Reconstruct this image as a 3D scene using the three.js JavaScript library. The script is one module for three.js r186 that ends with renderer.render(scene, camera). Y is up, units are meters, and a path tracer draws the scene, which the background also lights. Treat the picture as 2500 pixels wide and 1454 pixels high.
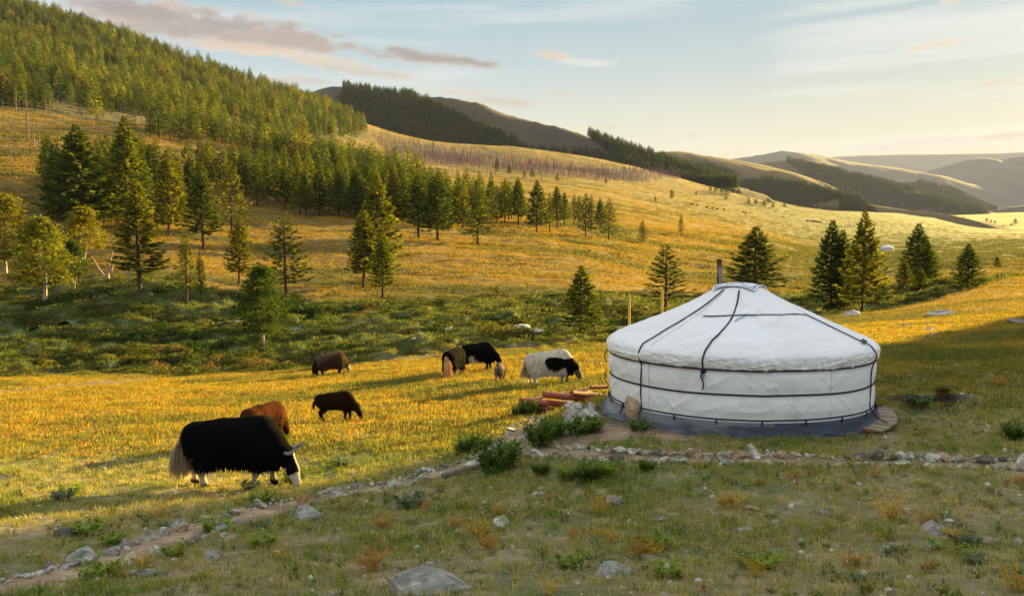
import * as THREE from 'three';
import { MarchingCubes } from 'three/addons/objects/MarchingCubes.js';
import { mergeGeometries } from 'three/addons/utils/BufferGeometryUtils.js';

// ---------------------------------------------------------------- camera, sky, sun, exposure
const EYE = 4.1, F = 2200, PITCH = 0.0713;
const scene = new THREE.Scene();
const camera = new THREE.PerspectiveCamera(2 * Math.atan(727 / F) * 180 / Math.PI, 2500 / 1454, 0.1, 40000);
camera.position.set(0, EYE, 0);
camera.rotation.set(-PITCH, 0, 0);
const renderer = new THREE.WebGLRenderer({ antialias: true });
renderer.toneMapping = THREE.LinearToneMapping;
renderer.toneMappingExposure = 5.6;
renderer.shadowMap.enabled = true;
const SUN_B = 47 * Math.PI / 180, SUN_E = 10.5 * Math.PI / 180;
const sunDir = new THREE.Vector3(Math.sin(SUN_B) * Math.cos(SUN_E), Math.sin(SUN_E), -Math.cos(SUN_B) * Math.cos(SUN_E));
const sun = new THREE.DirectionalLight(new THREE.Color().setRGB(1.0, 0.70, 0.17), 5);
sun.position.copy(sunDir).multiplyScalar(400);
sun.castShadow = true;
sun.shadow.radius = 1;
sun.shadow.mapSize.set(4096, 4096);
Object.assign(sun.shadow.camera, { left: -300, right: 300, top: 200, bottom: -200, near: 1, far: 1500 });
scene.add(sun, sun.target);
scene.fog = new THREE.FogExp2(new THREE.Color().setRGB(0.5, 0.58, 1.0), 0.000042);

// ---------------------------------------------------------------- random numbers and noise
function rng(seed) { let s = seed >>> 0; return () => { s = (s + 0x6D2B79F5) >>> 0; let t = Math.imul(s ^ (s >>> 15), 1 | s); t = (t + Math.imul(t ^ (t >>> 7), 61 | t)) ^ t; return ((t ^ (t >>> 14)) >>> 0) / 4294967296; }; }
function h2(i, j) { let n = Math.imul(i, 374761393) + Math.imul(j, 668265263); n = Math.imul(n ^ (n >>> 13), 1274126177); return ((n ^ (n >>> 16)) >>> 0) / 4294967296; }
const sm = (t) => t * t * (3 - 2 * t), clamp = (x, a, b) => x < a ? a : x > b ? b : x, sst = (a, b, x) => sm(clamp((x - a) / (b - a), 0, 1)), mix = (a, b, t) => a + (b - a) * t;
function vn(x, y) { const i = Math.floor(x), j = Math.floor(y), u = sm(x - i), v = sm(y - j); return mix(mix(h2(i, j), h2(i + 1, j), u), mix(h2(i, j + 1), h2(i + 1, j + 1), u), v) * 2 - 1; }
function fbm(x, y, o = 4) { let s = 0, a = 0.5; for (let k = 0; k < o; k++) { s += a * vn(x, y); x = x * 2.03 + 17.1; y = y * 2.03 - 9.7; a *= 0.5; } return s; }
const n3 = (x, y, z) => (vn(x + z * 0.71, y + 3.1) + vn(y - z * 0.63 + 11, z + x * 0.37) + vn(z + 7.7, x - y * 0.41)) / 3;

// ---------------------------------------------------------------- sky
{
  const W = 4096, Hh = 2048, data = new Float32Array(W * Hh * 4), EXP = renderer.toneMappingExposure;
  const lin = (r, g, b) => [r, g, b].map((c) => Math.pow(c / 255, 2.2));
  // clear air in view, brightened overhead to light the shade: colour by height (degrees), away from and towards the sun
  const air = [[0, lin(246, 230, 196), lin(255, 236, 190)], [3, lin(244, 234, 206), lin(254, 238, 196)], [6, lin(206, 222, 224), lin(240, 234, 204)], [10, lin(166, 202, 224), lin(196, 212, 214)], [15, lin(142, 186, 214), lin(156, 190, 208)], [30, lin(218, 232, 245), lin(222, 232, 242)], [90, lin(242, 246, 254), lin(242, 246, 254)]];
  const gray = lin(142, 138, 152), pink = lin(236, 208, 184), white = lin(240, 240, 232);
  // clouds: centre and half-size in pixels of the view (turned to directions), thickness, warmth
  const P = (u, v) => [Math.atan((u - 1250) / F) / Math.PI * 180, Math.atan((570 - v) / F) / Math.PI * 180];
  const clouds = [[520, 108, 350, 56, 0.95, 0.1, 0.07], [330, 82, 190, 34, 0.7, 0.1, 0.10], [700, 128, 180, 34, 0.8, 0.25, 0.03], [640, 150, 200, 18, 0.5, 1, 0.04], [1050, 152, 190, 20, 1, 0.05, 0.09], [900, 185, 160, 16, 0.6, 0.55, 0.1], [820, 165, 120, 12, 0.5, 0.9, 0], [720, 215, 110, 16, 0.5, 0.4, 0], [1220, 255, 110, 12, 0.6, 0.6, 0.05], [1130, 232, 110, 10, 0.5, 0.9, 0.05], [1390, 233, 50, 7, 0.5, 0.7, 0], [1480, 315, 75, 6, 0.5, 0.6, 0], [1350, 145, 45, 13, 0.8, 0.9, 0.15], [1430, 162, 90, 12, 0.5, 1.4, 0.05], [260, 36, 55, 10, 0.6, 0.7, 0], [700, 30, 60, 11, 0.6, 0.7, 0.1], [2360, 55, 75, 20, 0.85, 1.0, -0.18], [2255, 160, 75, 12, 0.7, 1.1, -0.1], [2450, 255, 80, 7, 0.5, 0.8, 0], [1690, 340, 18, 5, 0.5, 0.6, 0], [2300, 374, 280, 15, 0.95, 1.25, -0.03], [2480, 364, 130, 10, 0.8, 0.9, -0.03], [1180, 280, 60, 6, 0.4, 0.8, 0]].map(([u, v, a, b, d, w, t]) => [...P(u, v), a / F * 57.3, b / F * 57.3, d, w, t]);
  for (let j = 0; j < Hh; j++) {
    const el = (j + 0.5) / Hh * 180 - 90, e = Math.max(el, 0);
    let k = 0; while (k < air.length - 2 && air[k + 1][0] < e) k++;
    const f = clamp((e - air[k][0]) / (air[k + 1][0] - air[k][0]), 0, 1);
    for (let i = 0; i < W; i++) {
      const lon = ((i + 0.5) / W - 0.5) * 2 * Math.PI, dx = Math.cos(lon), dz = Math.sin(lon), az = Math.atan2(dx, -dz);
      let da = Math.abs(az - SUN_B); if (da > Math.PI) da = 2 * Math.PI - da;
      const toSun = sst(1.5, 0.1, da);
      const c = [0, 1, 2].map((q) => mix(mix(air[k][1][q], air[k + 1][1][q], f), mix(air[k][2][q], air[k + 1][2][q], f), toSun));
      if (el > 0) {
        const A = az / Math.PI * 180;
        // high thin veil, drawn out in long streaks that go on over the whole sky
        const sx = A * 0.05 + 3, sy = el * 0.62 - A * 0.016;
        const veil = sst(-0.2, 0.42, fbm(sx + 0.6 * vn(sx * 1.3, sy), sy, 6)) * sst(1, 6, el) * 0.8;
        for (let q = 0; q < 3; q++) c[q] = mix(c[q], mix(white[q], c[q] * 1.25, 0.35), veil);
        if (Math.abs(A) < 42 && el < 22) {
          const wx = 0.9 * fbm(A * 0.5, el * 1.6, 4), wy = 0.34 * fbm(A * 0.6 + 40, el * 2.1 + 9, 4);
          for (const [ca, ce, ra, re, d, w, t] of clouds) {
            const X = (A - ca) / ra + wx * 0.35 * Math.min(1, 3 / ra), Y = (el - ce + t * (A - ca)) / re + wy / Math.max(re, 0.25) * 0.6;
            if (X * X + Y * Y > 2.2) continue;
            const q0 = 1 - (X * X + Y * Y * (Y < 0 ? 1.5 : 1)) + 0.75 * fbm(A * 1.1 + 5, el * 3.2 + ce, 5), m = d * sst(0, 0.75, q0);
            const warm = clamp(w + (w < 0.5 ? 0.75 * sst(-0.1, -1, Y) + 0.5 * sst(0.5, 1.0, Y + wx * 0.2) : 0) + 0.3 * (1 - sst(0.1, 0.9, q0)), 0, 1.4);
            for (let q = 0; q < 3; q++) c[q] = mix(c[q], warm <= 1 ? mix(gray[q], pink[q], warm) : mix(pink[q], white[q], (warm - 1) / 0.4), m);
          }
        }
      }
      const glow = 0.5 * Math.exp(-Math.pow(Math.acos(clamp(Math.cos(da) * Math.cos((el - 10.5) * Math.PI / 180), -1, 1)) / 0.26, 2) * 1.2) * (el > 0 ? 1 : 0);
      const o = (j * W + i) * 4;
      data[o] = (c[0] + glow) / EXP; data[o + 1] = (c[1] + glow * 0.8) / EXP; data[o + 2] = (c[2] + glow * 0.45) / EXP; data[o + 3] = 1;
    }
  }
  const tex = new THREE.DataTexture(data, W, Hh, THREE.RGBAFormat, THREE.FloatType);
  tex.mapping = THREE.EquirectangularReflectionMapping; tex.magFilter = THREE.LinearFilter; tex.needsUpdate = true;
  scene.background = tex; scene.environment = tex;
}

// ---------------------------------------------------------------- names and labels
const taken = {};
function numbered(n) { const k = taken[n] = (taken[n] ?? -1) + 1; return k ? n + '_' + String(k).padStart(3, '0') : n; }
function put(o, name, label, category, group) { o.name = numbered(name); o.userData = { label, category }; if (group) o.userData.group = group; scene.add(o); shade(o); return o; }
function setting(o, name, label, kind = 'structure') { o.name = numbered(name); o.userData = { kind, label }; if (kind === 'stuff') o.userData.category = name.replace(/_/g, ' '); scene.add(o); shade(o); return o; }
function shade(o) { o.traverse((m) => { m.castShadow = true; m.receiveShadow = true; }); }
function part(name, geo, mat, parent) { const m = new THREE.Mesh(geo, mat); m.name = name; m.castShadow = m.receiveShadow = true; parent.add(m); return m; }

// ---------------------------------------------------------------- view rays and the height of the land
const cp = Math.cos(PITCH), sp = Math.sin(PITCH);
function ray(u, v) { const a = (u - 1250) / F, b = (727 - v) / F, dz = cp + b * sp; return [a / dz, (b * cp - sp) / dz]; }   // sideways and up for each metre ahead
function pix(x, y, z) { const Y = y - EYE, d = -z * cp - Y * sp; return [1250 + F * x / d, 727 - F * (Y * cp - z * sp) / d]; }
const COL = [-500, 0, 350, 700, 1050, 1400, 1750, 2100, 2500, 3000];
const ROW = [2.5, 5, 8, 12, 18, 25, 35, 50, 60, 72, 85, 100, 130, 180, 250, 350, 500, 700, 950, 1400, 2000, 3000, 5000, 15000];
// measured picture heights of the land along each column, near to far (numbers under -900 are plain heights above the eye + 2000, negated)
const hgt = (m) => -(2000 + m);
const TAB = [
  [hgt(-2.2), 1760, 1500, 1345, 1185, 1065, 990, 930, 905, 872, 800, 730, 590, 470, 360, 240, 120, 0, -60, hgt(120), hgt(60), hgt(30), hgt(10), hgt(0)],
  [hgt(-2.2), 1760, 1500, 1340, 1185, 1065, 990, 930, 905, 872, 800, 735, 610, 500, 380, 265, 175, 95, 30, hgt(120), hgt(60), hgt(30), hgt(10), hgt(0)],
  [hgt(-2.2), 1750, 1500, 1330, 1180, 1060, 988, 930, 905, 865, 790, 715, 615, 510, 415, 325, 250, 175, 120, hgt(120), hgt(60), hgt(30), hgt(10), hgt(0)],
  [hgt(-2.2), 1740, 1490, 1325, 1178, 1056, 985, 922, 895, 852, 795, 735, 655, 545, 465, 405, 345, 282, 233, hgt(90), hgt(60), hgt(30), hgt(10), hgt(0)],
  [hgt(-2.2), 1725, 1470, 1310, 1160, 1046, 962, 893, 862, 818, 775, 735, 660, 572, 510, 465, 425, 385, 348, hgt(85), hgt(60), hgt(30), hgt(10), hgt(0)],
  [hgt(-2.2), 1705, 1450, 1290, 1092, 1005, 944, 868, 842, 815, 780, 735, 670, 600, 550, 505, 460, 420, 388, hgt(60), hgt(60), hgt(30), hgt(10), hgt(0)],
  [hgt(-2.2), 1700, 1445, 1265, 1068, 962, 898, 850, 828, 808, 785, 765, 715, 655, 595, 560, 525, 490, 462, hgt(40), hgt(50), hgt(30), hgt(10), hgt(0)],
  [hgt(-2.2), 1700, 1440, 1255, 1072, 955, 872, 812, 795, 782, 770, 757, 715, 668, 635, 615, 590, 560, 534, 517, hgt(45), hgt(40), hgt(20), hgt(10)],
  [hgt(-2.2), 1690, 1425, 1240, 1055, 930, 850, 790, 765, 742, 724, 705, 672, 640, 620, 605, 592, 582, 572, 555, 535, 520, hgt(60), hgt(40)],
  [hgt(-2.2), 1680, 1410, 1225, 1040, 915, 835, 775, 748, 726, 708, 695, 662, 635, 618, 605, 592, 582, 572, 555, 535, 520, hgt(60), hgt(40)],
].map((c, i) => c.map((v, j) => v < -1000 ? -v - 2000 : ROW[j] * ray(COL[i], v)[1]));
const tC = COL.map((u) => (u - 1250) / F), lR = ROW.map((z) => Math.log(z));
function herm(xs, ys, x) {
  const n = xs.length; if (x <= xs[0]) return ys[0]; if (x >= xs[n - 1]) return ys[n - 1];
  let k = 0; while (xs[k + 1] < x) k++;
  const sl = (i) => (ys[i + 1] - ys[i]) / (xs[i + 1] - xs[i]);
  const tan = (i) => { if (i === 0) return sl(0); if (i === n - 1) return sl(n - 2); const a = sl(i - 1), b = sl(i); return a * b <= 0 ? 0 : 2 * a * b / (a + b); };
  const h = xs[k + 1] - xs[k], t = (x - xs[k]) / h, a = tan(k), b = tan(k + 1), t2 = t * t, t3 = t2 * t;
  return (2 * t3 - 3 * t2 + 1) * ys[k] + (t3 - 2 * t2 + t) * h * a + (-2 * t3 + 3 * t2) * ys[k + 1] + (t3 - t2) * h * b;
}
const NA = 160, NB = 700, T0 = tC[0], T1 = tC[tC.length - 1], L0 = lR[0], L1 = lR[lR.length - 1], GRID = new Float32Array(NA * NB);
{
  const cols = TAB.map((c) => { const a = new Float64Array(NB); for (let j = 0; j < NB; j++) a[j] = herm(lR, c, L0 + (L1 - L0) * j / (NB - 1)); return a; });
  for (let j = 0; j < NB; j++) { const ys = cols.map((c) => c[j]); for (let i = 0; i < NA; i++) GRID[i * NB + j] = herm(tC, ys, T0 + (T1 - T0) * i / (NA - 1)); }
}
function table(t, z) {
  const a = clamp((t - T0) / (T1 - T0), 0, 0.99999) * (NA - 1), b = clamp((Math.log(Math.max(z, 0.5)) - L0) / (L1 - L0), 0, 0.99999) * (NB - 1), i = a | 0, j = b | 0, f = a - i, g = b - j, o = i * NB + j;
  return mix(mix(GRID[o], GRID[o + 1], g), mix(GRID[o + NB], GRID[o + NB + 1], g), f);
}
// the marshy hollow along the stream
const hollowA = [[-500, 54, 106], [0, 56, 104], [350, 57, 104], [700, 59, 96], [1050, 59, 96], [1400, 60, 102], [1750, 80, 116], [2100, 96, 130], [2350, 110, 132], [2500, 128, 130]].map(([u, a, b]) => [(u - 1250) / F, a, b]);
const hx = hollowA.map((r) => r[0]), ha = hollowA.map((r) => r[1]), hb = hollowA.map((r) => r[2]);
function hollow(t, z) { if (z < 45 || z > 150) return 0; const a = herm(hx, ha, t), b = herm(hx, hb, t), w = clamp((b - a) / 4, 0.5, 5); return sst(a - w, a + w, z) * (1 - sst(b - w, b + w * 2, z)); }
let features = () => 0;
// the steep hill beside the view, on the right, that keeps the evening sun off the foreground
const hillS = [Math.sin(SUN_B), -Math.cos(SUN_B)], hillN = [Math.cos(SUN_B), Math.sin(SUN_B)];
function sideHill(x, z) {
  const X = x - 1.6, Z = z + 25.4, t = X * hillS[0] + Z * hillS[1]; if (t < 60 || t > 260) return 0;
  const p = X * hillN[0] + Z * hillN[1], wob = 2.5 * fbm(x * 0.05, z * 0.05, 3);
  return 84 * sst(-14, 26, p + wob) * (1 - sst(70, 190, p)) * sst(92, 150, t + wob * 2) * (1 - sst(150, 230, t));
}
function land(x, z, fine = true) {
  const r = Math.hypot(x, z), th = Math.atan2(x, -z), tc = clamp(th, -0.665, 0.665), zz = Math.abs(th) <= 0.665 ? -z : r * Math.cos(0.665), t = Math.tan(tc);
  let y = table(t, zz);
  const back = sst(0.95, 1.9, Math.abs(th));
  if (back > 0) y = mix(y, -2.3 + Math.min(0.05 * r, 5), back);
  y += EYE + sideHill(x, z);
  if (fine) {
    const far = sst(90, 160, zz), vf = sst(350, 700, zz), hol = hollow(t, zz);
    y += 0.05 * fbm(x * 1.3, z * 1.3, 3) * (1 - far) + 0.16 * fbm(x * 0.21 + 5, z * 0.21, 3) * sst(6, 25, zz);
    if (hol > 0) { const b = vn(x * 0.42 + 3, z * 0.62), c = vn(x * 0.95, z * 1.25 + 7); y += hol * (0.75 * Math.max(0, b) + 0.6 * Math.max(0, c + 0.1) - 0.3 + 0.3 * fbm(x * 0.09, z * 0.16, 2)); }
    if (far > 0) {
      y += far * (0.75 * fbm(x * 0.045, z * 0.075, 4) + 0.85 * Math.max(0, fbm(x * 0.13 + 9, z * 0.42, 3)) + (vf > 0 ? 5 * vf * fbm(x * 0.009, z * 0.009, 3) : 0));
      const hillside = sst(-0.02, -0.3, t) * sst(250, 500, zz); if (hillside > 0) y += hillside * 9 * fbm(x * 0.012 + 2, z * 0.006, 4) * (1 - 0.6 * sst(800, 1000, zz));
    }
    y += features(x, z);
  }
  return y;
}
function at(u, v, near = 3.5, fine = true) {
  const [a, b] = ray(u, v); let z0 = near, z = near;
  for (let k = 0; k < 900; k++) { z = z0 * 1.008 + 0.01; if (EYE + b * z < land(a * z, -z, fine)) break; z0 = z; if (z > 9000) break; }
  for (let k = 0; k < 18; k++) { const m = (z0 + z) / 2; if (EYE + b * m < land(a * m, -m, fine)) z = m; else z0 = m; }
  return new THREE.Vector3(a * z, land(a * z, -z, fine), -z);
}
function lineDist(pts, x, z) { let best = 1e9; for (let k = 0; k + 1 < pts.length; k++) { const [ax, az] = pts[k], [bx, bz] = pts[k + 1], dx = bx - ax, dz = bz - az, t = clamp(((x - ax) * dx + (z - az) * dz) / (dx * dx + dz * dz), 0, 1), d = Math.hypot(x - ax - dx * t, z - az - dz * t); if (d < best) best = d; } return best; }
const track = (px) => px.map(([u, v]) => { const p = at(u, v, 3.5, false); return [p.x, p.z]; });
const pathA = track([[-160, 1470], [0, 1432], [200, 1384], [420, 1312], [620, 1258], [800, 1212], [1000, 1174], [1150, 1132], [1225, 1103], [1262, 1065], [1300, 1035], [1345, 1005]]);
const pathB = track([[1235, 1096], [1330, 1102], [1500, 1113], [1700, 1121], [1950, 1127], [2200, 1131], [2500, 1135], [2700, 1138]]);
const wheel = track([[-60, 965], [200, 938], [480, 915], [700, 890], [1000, 875], [1250, 845], [1450, 828], [1600, 812]]);
const farTrack = track([[2540, 668], [2440, 700], [2370, 722], [2400, 742], [2480, 756]]);
const stream = track([[-100, 812], [120, 790], [380, 800], [560, 790], [700, 800], [850, 818], [1000, 816], [1120, 820], [1230, 806], [1330, 798], [1480, 786], [1650, 774]]);
const dirtBlob = [[1470, 1010, 1.05], [1500, 1045, 0.9], [1440, 1070, 0.75], [1380, 1085, 0.7], [1560, 1058, 0.8], [1460, 965, 1.1], [1650, 1065, 0.5]].map(([u, v, r]) => { const p = at(u, v, 3.5, false); return [p.x, p.z, r]; });
const pit = at(2205, 985, 3.5, false), YURT = new THREE.Vector3(5.32, 0, -21.0);
function dirtAmount(x, z) {
  const r2 = x * x + z * z; if (r2 > 5200) return 0;
  let d = 0; const n = 0.14 * fbm(x * 2.2, z * 2.2, 3) + 0.16 * vn(x * 0.6, z * 0.6);
  if (r2 < 900) {
    d = Math.max(d, 1 - sst(0.28, 0.46, lineDist(pathA, x, z) + n), 1 - sst(0.2, 0.4, lineDist(pathB, x, z) + n));
    for (const [bx, bz, r] of dirtBlob) d = Math.max(d, 1 - sst(r * 0.6, r * 1.15, Math.hypot(x - bx, z - bz) + n * 2.5));
  }
  if (z < -28) { const l = lineDist(wheel, x, z); d = Math.max(d, 0.75 * (1 - sst(0.5, 1.3, l + n * 4))); }
  const px = (x - pit.x) / 1.9, pz = (z - pit.z) / 1.35; d = Math.max(d, 1 - sst(0.7, 1.15, Math.hypot(px, pz) + n));
  return d;
}
{
  const yb = land(YURT.x, YURT.z, false);
  YURT.y = EYE - 4.12;
  features = (x, z) => {
    let y = 0; const r = Math.hypot(x, z); if (r > 130) return 0;
    const dy = Math.hypot(x - YURT.x, z - YURT.z);
    if (dy < 5.2) { const b = land(x, z, false); y += (YURT.y - 0.02 - b) * (1 - sst(3.1, 5.2, dy)); }
    if (r < 34) { const d = dirtAmount(x, z); if (d > 0) y -= 0.05 * d; const px = (x - pit.x) / 1.7, pz = (z - pit.z) / 1.15, q = Math.hypot(px, pz) + 0.12 * vn(x * 2, z * 2); y -= 1.0 * (1 - sst(0.45, 1.0, q)); y += 0.16 * sst(1.35, 1.0, q) * sst(0.75, 1, q); }
    if (r > 45) { const l = lineDist(stream, x, z); if (l < 3) y -= 0.55 * (1 - sst(0.3, 1.6, l + 0.4 * vn(x * 0.7, z * 0.7))); }
    return y;
  };
}
const ground = (x, z) => land(x, z);

// ---------------------------------------------------------------- polygons, measured in the picture, of woods and colours
function inside(poly, u, v) { let c = false; for (let i = 0, j = poly.length - 1; i < poly.length; j = i++) { const [a, b] = poly[i], [p, q] = poly[j]; if ((b > v) !== (q > v) && u < (p - a) * (v - b) / (q - b) + a) c = !c; } return c; }
const woodUpper = [[-700, -300], [-700, 245], [0, 262], [120, 272], [260, 288], [400, 296], [520, 300], [640, 318], [760, 330], [850, 338], [905, 340], [880, 300], [800, 262], [720, 236], [500, 165], [300, 90], [120, 40], [0, 0], [-300, -300]];
const standPoly = [[100, 345], [180, 335], [280, 330], [400, 318], [520, 312], [700, 330], [860, 335], [960, 372], [1010, 395], [1090, 430], [1180, 470], [1260, 500], [1280, 540], [1120, 560], [980, 545], [860, 535], [740, 530], [640, 500], [560, 520], [470, 530], [380, 540], [250, 555], [130, 545], [110, 450]];
const deadPoly = [[900, 330], [1010, 352], [1200, 378], [1400, 408], [1600, 425], [1720, 432], [1600, 446], [1440, 440], [1250, 418], [1080, 405], [960, 392]];

// ---------------------------------------------------------------- ground colours (linear)
const mixc = (a, b, t) => [mix(a[0], b[0], t), mix(a[1], b[1], t), mix(a[2], b[2], t)];
function soilColor(x, z) {
  const r = Math.hypot(x, z), th = Math.atan2(x, -z), t = Math.tan(clamp(th, -0.665, 0.665)), zz = Math.abs(th) < 0.665 ? -z : r * 0.787;
  const n1 = fbm(x * 0.5, z * 0.5, 4), n2 = fbm(x * 2.7 + 3, z * 2.7, 3), n3_ = fbm(x * 0.08, z * 0.08, 3);
  let c = mixc([0.25, 0.20, 0.09], [0.16, 0.165, 0.055], sst(-0.25, 0.3, n1 + 0.2 * n2));
  c = mixc(c, [0.30, 0.23, 0.13], sst(0.05, 0.45, n2 - 0.4 * n1));
  if (zz > 22) c = mixc(c, [0.23, 0.18, 0.05], 0.6 * sst(22, 34, zz));
  const hol = hollow(t, zz);
  if (hol > 0) c = mixc(c, mixc([0.07, 0.10, 0.022], [0.20, 0.17, 0.035], sst(0, 0.4, n3_ + 0.4 * fbm(x * 0.3, z * 0.5, 3))), hol * 0.9);
  const up = sst(98, 130, zz);
  if (up > 0) {
    const streak = fbm(x * 0.05 + 2, z * 0.16, 4), patch = fbm(x * 0.013, z * 0.013, 3);
    let g = mixc([0.29, 0.165, 0.025], [0.21, 0.15, 0.03], sst(-0.2, 0.35, streak + 0.5 * patch));
    g = mixc(g, [0.13, 0.13, 0.045], 0.7 * sst(0.1, 0.5, fbm(x * 0.1 + 8, z * 0.3, 4)));
    g = mixc(g, [0.11, 0.125, 0.04], 0.9 * sst(0.16, 0.36, t + 0.12 * patch) * sst(100, 220, zz));
    c = mixc(c, [g[0] * 0.82, g[1] * 0.82, g[2] * 0.82], up);
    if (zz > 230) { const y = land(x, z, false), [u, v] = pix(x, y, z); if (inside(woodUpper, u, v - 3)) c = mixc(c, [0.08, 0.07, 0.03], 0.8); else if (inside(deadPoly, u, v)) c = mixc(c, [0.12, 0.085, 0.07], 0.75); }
  }
  const d = dirtAmount(x, z);
  if (d > 0) { const q = Math.hypot((x - pit.x) / 1.7, (z - pit.z) / 1.15); c = mixc(c, q < 1.2 ? [0.05, 0.032, 0.022] : zz > 30 ? [0.17, 0.11, 0.06] : mixc([0.32, 0.20, 0.12], [0.42, 0.29, 0.18], sst(-0.3, 0.3, n2)), d * 0.95); }
  if (r < 30) { const dy = Math.hypot(x - YURT.x, z - YURT.z); if (dy < 3.7) c = mixc(c, [0.13, 0.095, 0.06], 0.7 * (1 - sst(3.2, 3.7, dy + 0.4 * n1))); }
  const k = 1 + 0.35 * n2; return [c[0] * k, c[1] * k, c[2] * k];
}
function grainTexture(seed, lo, hi, s1, s2) {
  const N = 512, d = new Uint8Array(N * N * 4), per = (x, y, p) => { const i = Math.floor(x), j = Math.floor(y), u = sm(x - i), v = sm(y - j), H = (a, b) => h2(((a % p) + p) % p + seed * 101, ((b % p) + p) % p); return mix(mix(H(i, j), H(i + 1, j), u), mix(H(i, j + 1), H(i + 1, j + 1), u), v); };
  for (let j = 0; j < N; j++) for (let i = 0; i < N; i++) { const a = 0.5 * per(i / N * s1, j / N * s1, s1) + 0.3 * per(i / N * s2, j / N * s2, s2) + 0.2 * h2(i * 7 + seed, j * 13), k = Math.round(255 * clamp(mix(lo, hi, a), 0, 1)), o = (j * N + i) * 4; d[o] = d[o + 1] = d[o + 2] = k; d[o + 3] = 255; }
  const t = new THREE.DataTexture(d, N, N); t.wrapS = t.wrapT = THREE.RepeatWrapping; t.magFilter = THREE.LinearFilter; t.minFilter = THREE.LinearMipmapLinearFilter; t.generateMipmaps = true; t.needsUpdate = true; return t;
}
const grain = grainTexture(1, 0.45, 1.25, 24, 96), grainColor = grain.clone(); grainColor.colorSpace = THREE.NoColorSpace; grainColor.needsUpdate = true;
const soilMat = new THREE.MeshStandardMaterial({ color: 0xffffff, vertexColors: true, roughness: 1, map: grainColor, bumpMap: grain, bumpScale: 0.03 });
{
  const ang = []; const D = Math.PI / 180;
  for (let a = -180; a < -36; a += 4) ang.push(a); for (let a = -36; a < 36; a += 0.17) ang.push(a); for (let a = 36; a < 78; a += 1) ang.push(a); for (let a = 78; a < 180; a += 4) ang.push(a); ang.push(180);
  const rs = []; for (let r = 0.8; r < 40; r *= 1.0145) rs.push(r); for (let r = 40; r < 1100; r *= 1.019) rs.push(r); for (let r = 1100; r < 15500; r *= 1.07) rs.push(r);
  const n = ang.length, m = rs.length, pos = new Float32Array((n * m + 1) * 3), col = new Float32Array((n * m + 1) * 3), uv = new Float32Array((n * m + 1) * 2), idx = [];
  for (let j = 0; j < m; j++) for (let i = 0; i < n; i++) {
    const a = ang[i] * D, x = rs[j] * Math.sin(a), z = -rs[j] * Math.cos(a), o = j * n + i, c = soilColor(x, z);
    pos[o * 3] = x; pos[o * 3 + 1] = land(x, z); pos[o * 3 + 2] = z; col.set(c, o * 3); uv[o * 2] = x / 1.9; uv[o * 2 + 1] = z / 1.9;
    if (i + 1 < n && j + 1 < m) idx.push(o, o + 1, o + n, o + 1, o + n + 1, o + n);
  }
  const c0 = n * m; pos[c0 * 3 + 1] = land(0, -0.01); col.set(soilColor(0, -0.01), c0 * 3); for (let i = 0; i + 1 < n; i++) idx.push(c0, i + 1, i);
  const g = new THREE.BufferGeometry(); g.setAttribute('position', new THREE.BufferAttribute(pos, 3)); g.setAttribute('color', new THREE.BufferAttribute(col, 3)); g.setAttribute('uv', new THREE.BufferAttribute(uv, 2));
  g.setIndex(idx); g.computeVertexNormals();
  setting(new THREE.Mesh(g, soilMat), 'ground', 'grassy valley floor and hillside with a worn dirt path');
}
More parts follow.
